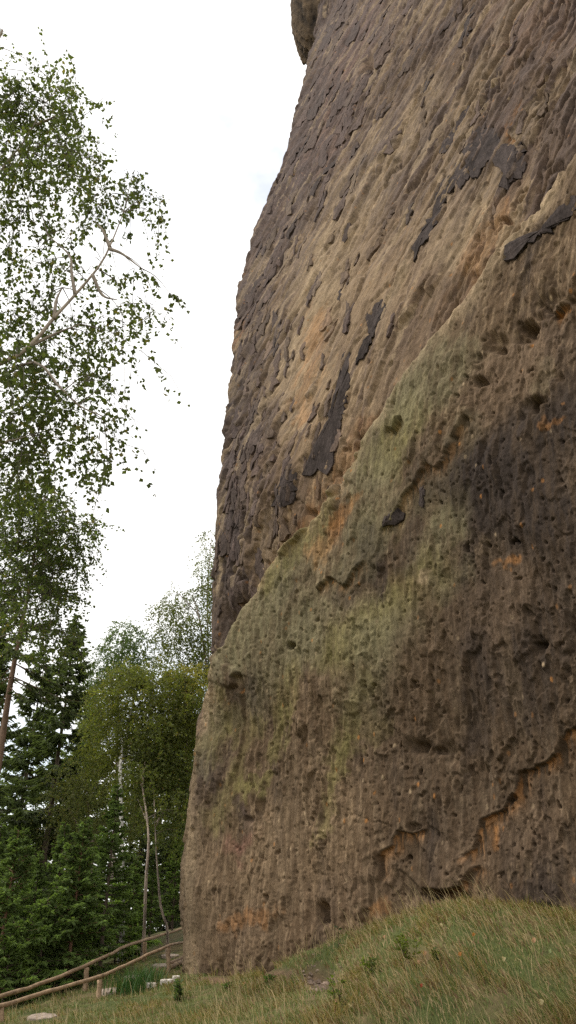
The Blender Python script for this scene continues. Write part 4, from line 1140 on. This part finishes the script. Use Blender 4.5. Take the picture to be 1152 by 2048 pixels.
def spruce(name, label, x, y, H, Lb, seed, first=.1, colr=(.028, .048, .022), tw=(.20, .045, .03), step=.32, droop=.35, density=1.0, group=None, bark=(.12, .09, .065), dead=0.0, lean_v=(0, 0), trunk_r=None, top_pow=.85):
    rg = np.random.default_rng(seed)
    z0 = float(ground_z(np.array([x]), np.array([y]))[0])
    root = obj(name, None, None, None, label, 'spruce tree' if H > 8 else 'young spruce', group, loc=(x, y, z0))
    g = Geo(); zz = np.linspace(-.2, H, 16)
    cx = lean_v[0] * zz / H + .02 * H * fbm(zz * .3, zz * 0 + seed, 2, seed) * .3; cy = lean_v[1] * zz / H
    tr = trunk_r or (.011 * H + .012)
    g.tube(np.stack([cx, cy, zz], -1), np.linspace(tr, .008, 16), 7, bark, .05, False, seed)
    obj('trunk', g.mesh('trunk'), M_bark, root)
    gb = Geo(); TP, TD, TL, TW, TC = [], [], [], [], []
    h = first * H
    while h < H - .05:
        f = (h - first * H) / (H - first * H)
        L0 = Lb * (1 - f) ** top_pow * (0.55 + .45 * min(1, f * 6 + .4)) + .05
        for k in range(int(rg.integers(4, 7))):
            if rg.random() > density: continue
            a = rg.uniform(0, 6.283); L = L0 * rg.uniform(.65, 1.12)
            n = 7
            t = np.linspace(0, 1, n)
            hx, hy = math.cos(a), math.sin(a)
            rise = (0.55 * f - droop * (1 - f)) 
            px_ = np.interp(h, zz, cx) + hx * L * t; py_ = np.interp(h, zz, cy) + hy * L * t
            pz_ = h + rg.normal(0, .05) + L * (rise * t - droop * .6 * t ** 2 + droop * .55 * t ** 3 * 1.2)
            br = np.stack([px_, py_, pz_], -1)
            gb.tube(br, np.linspace(.010 + .006 * L, .003, n), 4, np.array(bark) * .8, 0, False)
            isdead = rg.random() < dead * (1 - f)
            m_ = int(L / tw[2] * (0.25 if isdead else 1.0)) + 3
            tt = rg.uniform(.12 if L > .6 else 0.02, 1.02, m_) ** .8
            P_ = np.stack([np.interp(tt, t, br[:, i]) for i in range(3)], -1)
            sd = rg.choice([-1, 1], m_)
            Dv = np.stack([hx * .55 - hy * sd * .8, hy * .55 + hx * sd * .8, rg.normal(-.25 - droop * .9, .30, m_) + .45 * f], -1) + rg.normal(0, .2, (m_, 3))
            TP.append(P_); TD.append(unit(Dv)); TL.append(tw[0] * rg.uniform(.5, 1.25, m_) * (1.15 - .55 * tt) * (.6 + .4 * min(1, L))); TW.append(tw[1] * rg.uniform(.7, 1.2, m_))
            cc_ = np.array(colr) * rg.uniform(.7, 1.25) * rg.uniform(.8, 1.25, (m_, 1))
            tipc = np.clip((tt - .7) * 2, 0, 1)[:, None]
            TC.append(cc_ * (1 + .7 * tipc))
        h += step * rg.uniform(.7, 1.25) * (1 - .45 * f)
    TP, TD, TL, TW, TC = map(np.concatenate, (TP, TD, TL, TW, TC))
    n = len(TP)
    side = unit(np.cross(TD, rg.normal(0, 1, (n, 3)))); up_ = np.cross(TD, side)
    w = TW[:, None]; L = TL[:, None]
    # every shoot: two crossed narrow leaves of needles
    v1 = np.stack([TP, TP + TD * L * .35 + side * w * .5, TP + TD * L, TP + TD * L * .35 - side * w * .5], 1)
    v2 = np.stack([TP, TP + TD * L * .35 + up_ * w * .5, TP + TD * L * .96, TP + TD * L * .35 - up_ * w * .5], 1)
    v = np.concatenate([v1.reshape(-1, 3), v2.reshape(-1, 3)])
    obj('crown', mesh_from('crown', v, np.arange(n * 8).reshape(-1, 4), None, np.concatenate([np.repeat(TC, 4, 0)] * 2), smooth=False), M_needle, root, kind='stuff')
    obj('branches', gb.mesh('branches'), M_bark, root, kind='stuff')
    return root

def copy_tree(o, x, y, rot, sc, label):
    c = o.copy(); COL.objects.link(c); c['label'] = label
    c.location = (x, y, float(ground_z(np.array([x]), np.array([y]))[0])); c.rotation_euler = (0, 0, rot); c.scale = (sc, sc, sc)
    for ch in [k for k in bpy.data.objects if k.parent == o]:
        d = ch.copy(); COL.objects.link(d); d.parent = c
    return c

# --- the near birch whose boughs hang in from the left
NB_D = 9.6
near_cl = [(0, 170, 35, 40, .8), (30, 200, 40, 55, 1.0), (62, 215, 40, 50, .95), (105, 165, 40, 35, .7), (140, 190, 35, 45, .8), (160, 235, 22, 40, .7), (100, 220, 35, 40, .75), (20, 275, 40, 55, 1.0), (150, 150, 20, 15, .5), (85, 145, 18, 14, .5),
 (60, 300, 45, 40, .8), (130, 285, 45, 35, 1.0), (150, 320, 40, 35, 1.0), (100, 330, 45, 35, .8), (40, 350, 50, 40, .75), (60, 400, 45, 35, .6), (15, 410, 35, 45, .6), (110, 370, 35, 30, .55), (165, 345, 18, 30, .8),
 (180, 400, 16, 40, .6), (215, 385, 40, 38, 1.0), (240, 350, 22, 22, .5), (265, 385, 28, 30, .7), (300, 410, 22, 28, .8), (315, 435, 12, 30, .6), (200, 435, 22, 22, .5), (270, 340, 12, 12, .35), (210, 322, 8, 7, .4),
 (85, 460, 35, 25, .6), (140, 470, 22, 20, .6), (20, 480, 35, 40, .5), (75, 500, 35, 30, .7), (100, 535, 40, 30, .7), (45, 545, 35, 30, .5), (60, 440, 30, 25, .5), (150, 525, 18, 15, .6), (172, 545, 20, 18, .4),
 (205, 525, 16, 18, .45), (235, 550, 24, 22, .4), (270, 535, 12, 14, .3), (300, 555, 18, 26, .7), (342, 590, 11, 30, .7), (315, 615, 20, 25, .3), (265, 610, 32, 28, .7), (180, 600, 26, 26, .5), (210, 640, 30, 28, .6), (255, 650, 35, 25, .6),
 (20, 620, 40, 45, .9), (65, 620, 35, 32, .7), (100, 590, 25, 22, .45), (50, 660, 45, 30, .9), (150, 660, 40, 30, .8), (190, 690, 40, 30, .75), (240, 690, 28, 30, .5), (275, 700, 16, 24, .5), (110, 700, 40, 28, .8), (130, 640, 22, 18, .5),
 (30, 720, 40, 35, 1.0), (80, 745, 45, 38, 1.0), (145, 735, 40, 35, .9), (190, 745, 28, 38, .6), (215, 775, 12, 28, .5), (30, 790, 40, 40, .9), (85, 800, 42, 35, .8), (130, 815, 40, 28, .7), (170, 845, 28, 28, .7), (200, 860, 30, 28, .8), (232, 885, 10, 24, .7),
 (190, 915, 10, 28, .6), (215, 930, 8, 20, .2), (30, 860, 45, 40, 1.0), (80, 870, 40, 38, .95), (125, 880, 28, 30, .8), (100, 915, 24, 25, .8), (20, 925, 35, 40, 1.0), (60, 925, 25, 30, .8)]
_r = np.random.default_rng(88)
near_cl += [(-55 - 250 * _r.random() * min(1, (k + 6) / 14), 60 + k * 27 + _r.normal(0, 20), _r.uniform(38, 60), _r.uniform(32, 52), _r.uniform(.5, .9)) for k in range(34)]
near_cl = [(a, b, c, d, e * (1.5 if b > 700 else 1.1)) for a, b, c, d, e in near_cl]
cluster_tree('birch_tree', 'nearest birch, its leafy boughs hanging into the upper left from outside the picture', 'birch tree',
    [(-330, 2300, NB_D), (-290, 1500, NB_D), (-255, 1000, NB_D), (-170, 600, NB_D), (-90, 330, NB_D), (-20, 120, NB_D), (5, 60, NB_D)],
    [[(-250, 860, NB_D), (-110, 770, NB_D), (0, 728, 8.85), (60, 692, 8.75), (108, 636, 8.65), (150, 590, 8.65), (200, 530, 8.55), (226, 478, 8.55), (247, 425, 8.55)],
     [(-130, 560, NB_D), (-60, 440, NB_D), (10, 330, 9.15), (50, 280, 9.05), (92, 205, 9.05)], [(108, 638, 8.65), (113, 600, 8.65), (125, 575, 8.75)], [(150, 590, 8.65), (143, 545, 8.65), (138, 510, 8.75), (95, 470, 8.75)],
     [(60, 692, 8.75), (110, 668, 8.75), (160, 648, 8.65)], [(218, 497, 8.55), (245, 508, 8.45), (280, 535, 8.45)], [(185, 550, 8.55), (205, 590, 8.55), (235, 600, 8.45)],
     [(-200, 900, NB_D), (-60, 800, NB_D), (60, 725, 8.85), (120, 775, 8.65), (160, 812, 8.55), (205, 832, 8.45)], [(220, 495, 8.55), (205, 460, 8.55), (190, 445, 8.65)], [(72, 250, 9.05), (100, 238, 8.95), (120, 225, 8.95)],
     [(-260, 1100, NB_D), (-100, 960, NB_D), (0, 890, 8.95), (30, 880, 8.95), (60, 870, 8.95)]],
    near_cl, 9.3, .084, ((.095, .128, .036), (.150, .175, .055), (.22, .19, .06)), 800, dens=1.0, bark=(.40, .33, .26), trunk_r=(.14, .02), twigs=True, hang=.85, limb_r=(.046, .007), dspread=.9)

# --- second birch just behind it
b2 = [(30, 985, 45, 40, 1.0), (70, 985, 30, 28, .8), (20, 1050, 45, 45, .9), (75, 1040, 35, 40, .8), (130, 1010, 24, 25, .7), (145, 1050, 40, 35, 1.0), (180, 1065, 22, 28, .8), (125, 1090, 40, 35, 1.0), (160, 1110, 28, 30, .9), (60, 1100, 45, 40, .9),
      (20, 1130, 45, 40, .8), (110, 1140, 40, 30, .9), (150, 1150, 24, 22, .7), (60, 1165, 50, 35, .8), (110, 1185, 32, 22, .7), (25, 1200, 40, 35, .8), (70, 1215, 40, 32, .8), (120, 1225, 30, 26, .7), (100, 1260, 40, 30, .8), (130, 1275, 26, 26, .7), (60, 1265, 30, 25, .6)]
cluster_tree('birch_tree', 'second birch with dense dark green boughs at the left edge below the nearest one', 'birch tree',
    [(-190, 1990, 14.5), (-150, 1500, 14.5), (-120, 1200, 14.5), (-90, 1000, 14.5), (-60, 880, 14.5)],
    [[(-130, 1300, 14.5), (-40, 1110, 14.3), (30, 1085, 14.2), (90, 1072, 14.1), (120, 1045, 14.0)], [(-135, 1350, 14.5), (-50, 1230, 14.4), (20, 1200, 14.3), (90, 1190, 14.2)], [(-150, 1440, 14.5), (-60, 1330, 14.4), (0, 1275, 14.3), (60, 1262, 14.2)]],
    b2, 14.2, .066, ((.080, .115, .034), (.130, .155, .048), (.18, .15, .05)), 810, dens=1.15, bark=(.30, .25, .20), trunk_r=(.15, .04), twigs=True, hang=.6, limb_r=(.04, .008), dspread=1.2)

# --- broadleaved trees farther back
OLIVE = ((0.120, 0.142, 0.036), (0.190, 0.198, 0.056), (.24, .19, .05))
cluster_tree('birch_tree', 'slender white trunked birch with olive crown in the middle of the trees', 'birch tree',
    [(243, 1880, 23.6), (244, 1729, 23.8), (241, 1560, 24.6), (243, 1510, 25.6), (250, 1485, 26.2), (262, 1430, 26.8), (268, 1385, 27)], [[(246, 1500, 26.0), (240, 1440, 26.8), (241, 1395, 27)], [(258, 1445, 26.8), (290, 1400, 27), (300, 1370, 27)]],
    [(300, 1410, 85, 60, .9), (245, 1390, 60, 50, .8), (355, 1400, 50, 55, .9), (230, 1460, 60, 45, .8), (300, 1470, 80, 50, .85), (370, 1470, 45, 55, .9), (260, 1350, 40, 30, .7), (310, 1350, 50, 30, .8), (380, 1420, 30, 50, .9), (200, 1420, 30, 40, .6), (340, 1520, 60, 40, .7), (260, 1520, 60, 40, .7), (385, 1540, 25, 45, .7), (210, 1500, 45, 35, .7), (330, 1440, 60, 50, .6)],
    27, .075, OLIVE, 820, dens=1.80, bark=(.72, .68, .62), trunk_r=(.085, .03), limb_r=(.03, .012), hang=.4, dspread=1.8)
cluster_tree('birch_tree', 'thin reddish birch with crooked stem right of the white trunked one', 'birch tree',
    [(288, 1860, 23.4), (292, 1760, 23.4), (297, 1669, 23.4), (286, 1581, 24.6), (278, 1520, 26), (284, 1450, 27)], [[(284, 1570, 24.5), (292, 1500, 26), (286, 1470, 27)], [(293, 1640, 24), (272, 1590, 26)]],
    [(330, 1580, 50, 35, .7), (280, 1560, 50, 35, .6), (350, 1620, 45, 35, .6), (300, 1610, 30, 25, .4), (320, 1520, 45, 35, .7), (370, 1590, 30, 40, .6), (284, 1500, 26, 24, .5), (290, 1540, 24, 20, .4), (282, 1465, 24, 20, .5)], 24.6, .070, ((0.090, 0.117, 0.033), (0.158, 0.165, 0.048), (.18, .14, .04)), 830, dens=1.71, bark=(.42, .33, .26), trunk_r=(.055, .012), hang=.4, dspread=1.5)
cluster_tree('birch_tree', 'thinnest birch whose stem curves at its foot beside the rock corner', 'birch tree',
    [(335, 1862, 24), (322, 1815, 24), (315, 1740, 24), (311, 1669, 24), (307, 1569, 24.8), (306, 1500, 27)], [[(311, 1650, 24.4), (330, 1620, 25.5), (352, 1610, 26)]],
    [(355, 1660, 30, 25, .5), (330, 1690, 22, 18, .3), (370, 1630, 22, 30, .6), (360, 1540, 40, 35, .6), (310, 1480, 35, 35, .6), (308, 1540, 22, 24, .4), (312, 1600, 20, 20, .3)], 24.8, .070, ((0.083, 0.108, 0.033), (0.143, 0.158, 0.048)), 835, dens=1.71, bark=(.38, .30, .24), trunk_r=(.042, .010), hang=.4, dspread=1.2)
cluster_tree('birch_tree', 'pale barked birch rising beside the rock edge with feathery top', 'birch tree',
    [(455, 1850, 36), (440, 1560, 36), (420, 1400, 36), (410, 1310, 36), (396, 1225, 36), (384, 1190, 36)], [[(418, 1390, 36), (415, 1200, 36), (420, 1110, 36), (424, 1070, 36)], [(398, 1230, 36), (365, 1195, 36), (345, 1180, 36)]],
    [(418, 1085, 14, 28, .5), (412, 1130, 18, 30, .7), (420, 1170, 20, 30, .7), (400, 1190, 22, 25, .6), (350, 1195, 24, 24, .7), (330, 1225, 28, 22, .6), (365, 1225, 26, 24, .7), (385, 1260, 30, 28, .8), (345, 1262, 36, 26, .7), (320, 1295, 26, 22, .6), (365, 1300, 36, 28, .8), (402, 1310, 26, 32, .8), (405, 1360, 22, 34, .8), (440, 1200, 30, 60, .8), (430, 1300, 30, 60, .8), (385, 1345, 40, 25, .7)],
    36, .085, ((0.090, 0.123, 0.036), (0.165, 0.168, 0.051), (.20, .16, .05)), 840, dens=1.52, bark=(.45, .38, .32), trunk_r=(.10, .03), hang=.7, dspread=1.8)
cluster_tree('birch_tree', 'bluish green tree with rounded top between the spruces and the olive birch', 'birch tree',
    [(220, 1880, 38), (232, 1600, 38), (236, 1400, 38), (246, 1290, 38), (250, 1260, 38)], [[(236, 1420, 38), (220, 1350, 38), (212, 1310, 38)]],
    [(250, 1262, 26, 20, .8), (240, 1295, 34, 26, .9), (275, 1290, 22, 28, .9), (212, 1318, 28, 24, .7), (255, 1330, 40, 28, .9), (190, 1350, 30, 24, .6), (225, 1360, 40, 28, .8), (285, 1335, 22, 26, .8), (200, 1390, 34, 28, .7), (180, 1420, 26, 30, .5), (210, 1450, 34, 34, .6)],
    38, .085, ((0.075, 0.120, 0.045), (0.128, 0.173, 0.068), (0.210, 0.195, 0.075)), 850, dens=1.61, bark=(.36, .30, .25), trunk_r=(.11, .03), hang=.3, dspread=1.6)
cluster_tree('birch_tree', 'broad grey olive leafy tree low in front of the dark spruces', 'leafy tree',
    [(195, 1900, 28), (188, 1780, 28), (180, 1680, 28), (176, 1600, 28)], [[(182, 1690, 28), (215, 1630, 28), (250, 1600, 28)], [(185, 1720, 28), (150, 1640, 28), (125, 1600, 28)]],
    [(140, 1560, 36, 26, .8), (190, 1575, 45, 32, .85), (240, 1590, 45, 32, .8), (280, 1615, 40, 28, .6), (130, 1600, 34, 28, .7), (180, 1630, 50, 30, .75), (230, 1650, 50, 26, .7), (120, 1650, 30, 24, .5), (285, 1660, 34, 22, .4), (160, 1680, 45, 20, .5), (220, 1550, 35, 22, .6), (165, 1535, 26, 16, .5)],
    28, .072, ((0.112, 0.132, 0.048), (0.188, 0.188, 0.075), (.20, .16, .05)), 860, dens=1.52, bark=(.26, .20, .15), trunk_r=(.08, .03), hang=.3, dspread=1.6)
cluster_tree('birch_tree', 'small sunlit yellow leaved tree glimpsed beside the rock edge', 'leafy tree', [(372, 1850, 26.2), (372, 1600, 26.2), (372, 1400, 26.2), (372, 1360, 26.2)], [],
    [(370, 1350, 34, 16, .9), (395, 1345, 18, 14, .8), (350, 1365, 22, 14, .8), (380, 1375, 30, 14, .5)], 26.2, .07, ((.24, .22, .06), (.32, .28, .08)), 870, dens=1.52, bark=(.2, .16, .12), trunk_r=(.09, .03), hang=.2)  # sunlight on this crown is put into its bright yellow leaf colours

# --- spruces
def sx(px, py, d): return float(at(px, py, d)[0])
sA = spruce('spruce_tree', 'tall spruce with bare leaning lower trunk at the left edge', sx(12, 1430, 22), 22, 15.5, 2.7, 901, first=.52, colr=(0.093, 0.114, 0.054), tw=(.34, .06, .028), step=.42, droop=.42, density=.8, bark=(.20, .13, .09), dead=.3, group='tall dark spruces', trunk_r=.16)
specs = [(118, 1500, 30, 13.0, 3.0, 'broad dark spruce behind the grey olive leafy tree'), (45, 1600, 34, 13.5, 3.0, 'dark spruce behind the bare trunk at the left edge'), (-50, 1500, 27, 13.0, 2.8, 'dark spruce cut off by the left edge of the picture'), (160, 1600, 40, 13.0, 2.8, 'distant dark spruce between the leafy trees'), (350, 1700, 40, 12.5, 2.8, 'dark spruce filling the gap beside the rock corner'), (285, 1650, 43, 11.5, 2.8, 'farthest dark spruce behind the birch stems'), (395, 1650, 46, 13, 3.0, 'dark spruce partly hidden behind the rock corner')]
sB = None
for i, (px, py, d, H, Lb, lb) in enumerate(specs):
    if i in (0, 1, 4):
        s_ = spruce('spruce_tree', lb, sx(px, py, d), d, H, Lb, 910 + i, first=.06, colr=(0.102, 0.128, 0.057), tw=(.50, .085, .026), step=.40, droop=.55, group='tall dark spruces')
        sB = s_ if i == 0 else sB
        if i == 0: HB = H
    else:
        copy_tree(sB, sx(px, py, d), d, 1.3 * i, H / HB, lb)
YG = (.125, .175, .056)
y1 = spruce('young_spruce', 'slender young spruce with bare visible stem, behind the middle of the rails', sx(213, 1800, 21.5), 21.5, 4.4, 1.0, 930, first=.16, colr=YG, tw=(.26, .058, .020), step=.20, droop=.12, group='young spruces behind the rails', top_pow=.9)
y2 = spruce('young_spruce', 'young spruce with reddish stem left of the slender one', sx(150, 1820, 20.5), 20.5, 3.6, 1.2, 931, first=.05, colr=YG, tw=(.26, .058, .020), step=.19, droop=.12, group='young spruces behind the rails', bark=(.20, .11, .07))
y3 = spruce('young_spruce', 'fresh green low young spruce beside the rails, its boughs reaching over them', sx(140, 1880, 20.6), 20.6, 2.0, 1.25, 932, first=.03, colr=(.15, .21, .062), tw=(.26, .058, .020), step=.17, droop=.10, group='young spruces behind the rails')
ysp = [(y1, 62, 20.5, 3.1, 4.4, 'bushy young spruce left of the reddish stemmed one'), (y2, 8, 19.2, 3.6, 3.6, 'young spruce at the left edge above the rails'), (y1, 105, 24, 4.0, 4.4, 'taller young spruce rising behind the bushy one'),
       (y2, 262, 24.6, 2.5, 3.6, 'young spruce under the white trunked birch'), (y1, 300, 27.5, 2.6, 4.4, 'young spruce nearest the rock corner'), (y3, 90, 20.0, 2.0, 2.0, 'low young spruce just behind the rails'), (y3, 28, 18.9, 1.6, 2.0, 'lowest young spruce beside the rails at bottom left'),
       (y3, 188, 21.9, 1.5, 2.0, 'knee high young spruce near the post of the farther rail'), (y1, 345, 31, 3.2, 4.4, 'young spruce in the shade beside the rock corner'), (y1, 190, 26, 3.4, 4.4, 'tall young spruce behind the slender one'), (y2, 20, 24.5, 4.2, 3.6, 'tall young spruce at the left edge'), (y3, 236, 23.4, 2.0, 2.0, 'low bushy young spruce behind the rail bend'),
       (y2, 130, 22.5, 3.0, 3.6, 'young spruce squeezed between its taller neighbours'), (y1, -30, 21.5, 4.2, 4.4, 'young spruce half outside the left edge')]
for i, (src, px, d, H, H0, lb) in enumerate(ysp):
    copy_tree(src, sx(px, 1850, d), d, 1.1 + 2.3 * i, H / H0, lb)

# --- the wood behind: leafy trees standing farther down the slope
bg = [(40, 1640, 50, 'bushy green tree far behind the spruces at the left edge', ((0.075, 0.112, 0.038), (0.128, 0.158, 0.053))), (150, 1600, 52, 'bushy green tree far behind the middle of the spruces', ((0.083, 0.120, 0.039), (0.135, 0.165, 0.054))),
      (255, 1580, 54, 'bushy green tree far behind the white trunked birch', ((0.090, 0.123, 0.039), (0.143, 0.168, 0.054))), (350, 1560, 56, 'bushy green tree far behind the rock corner', ((0.078, 0.111, 0.038), (0.128, 0.150, 0.051)))]
for i, (px, py, d, lb, cols) in enumerate(bg):
    rgb_ = np.random.default_rng(950 + i)
    cl = [(px + rgb_.normal(0, 34), py + rgb_.uniform(-110, 290), rgb_.uniform(24, 42), rgb_.uniform(20, 34), rgb_.uniform(.6, 1.0)) for _ in range(26)]
    cluster_tree('leafy_tree', lb, 'leafy tree', [(px, 1900, d), (px + 4, 1750, d), (px + 8, py + 20, d), (px + 12, py - 60, d)], [], cl, d, .14, cols, 960 + i, dens=.75, bark=(.16, .13, .10), trunk_r=(.14, .04), hang=.2, dspread=2.0, group='leafy trees at the back')
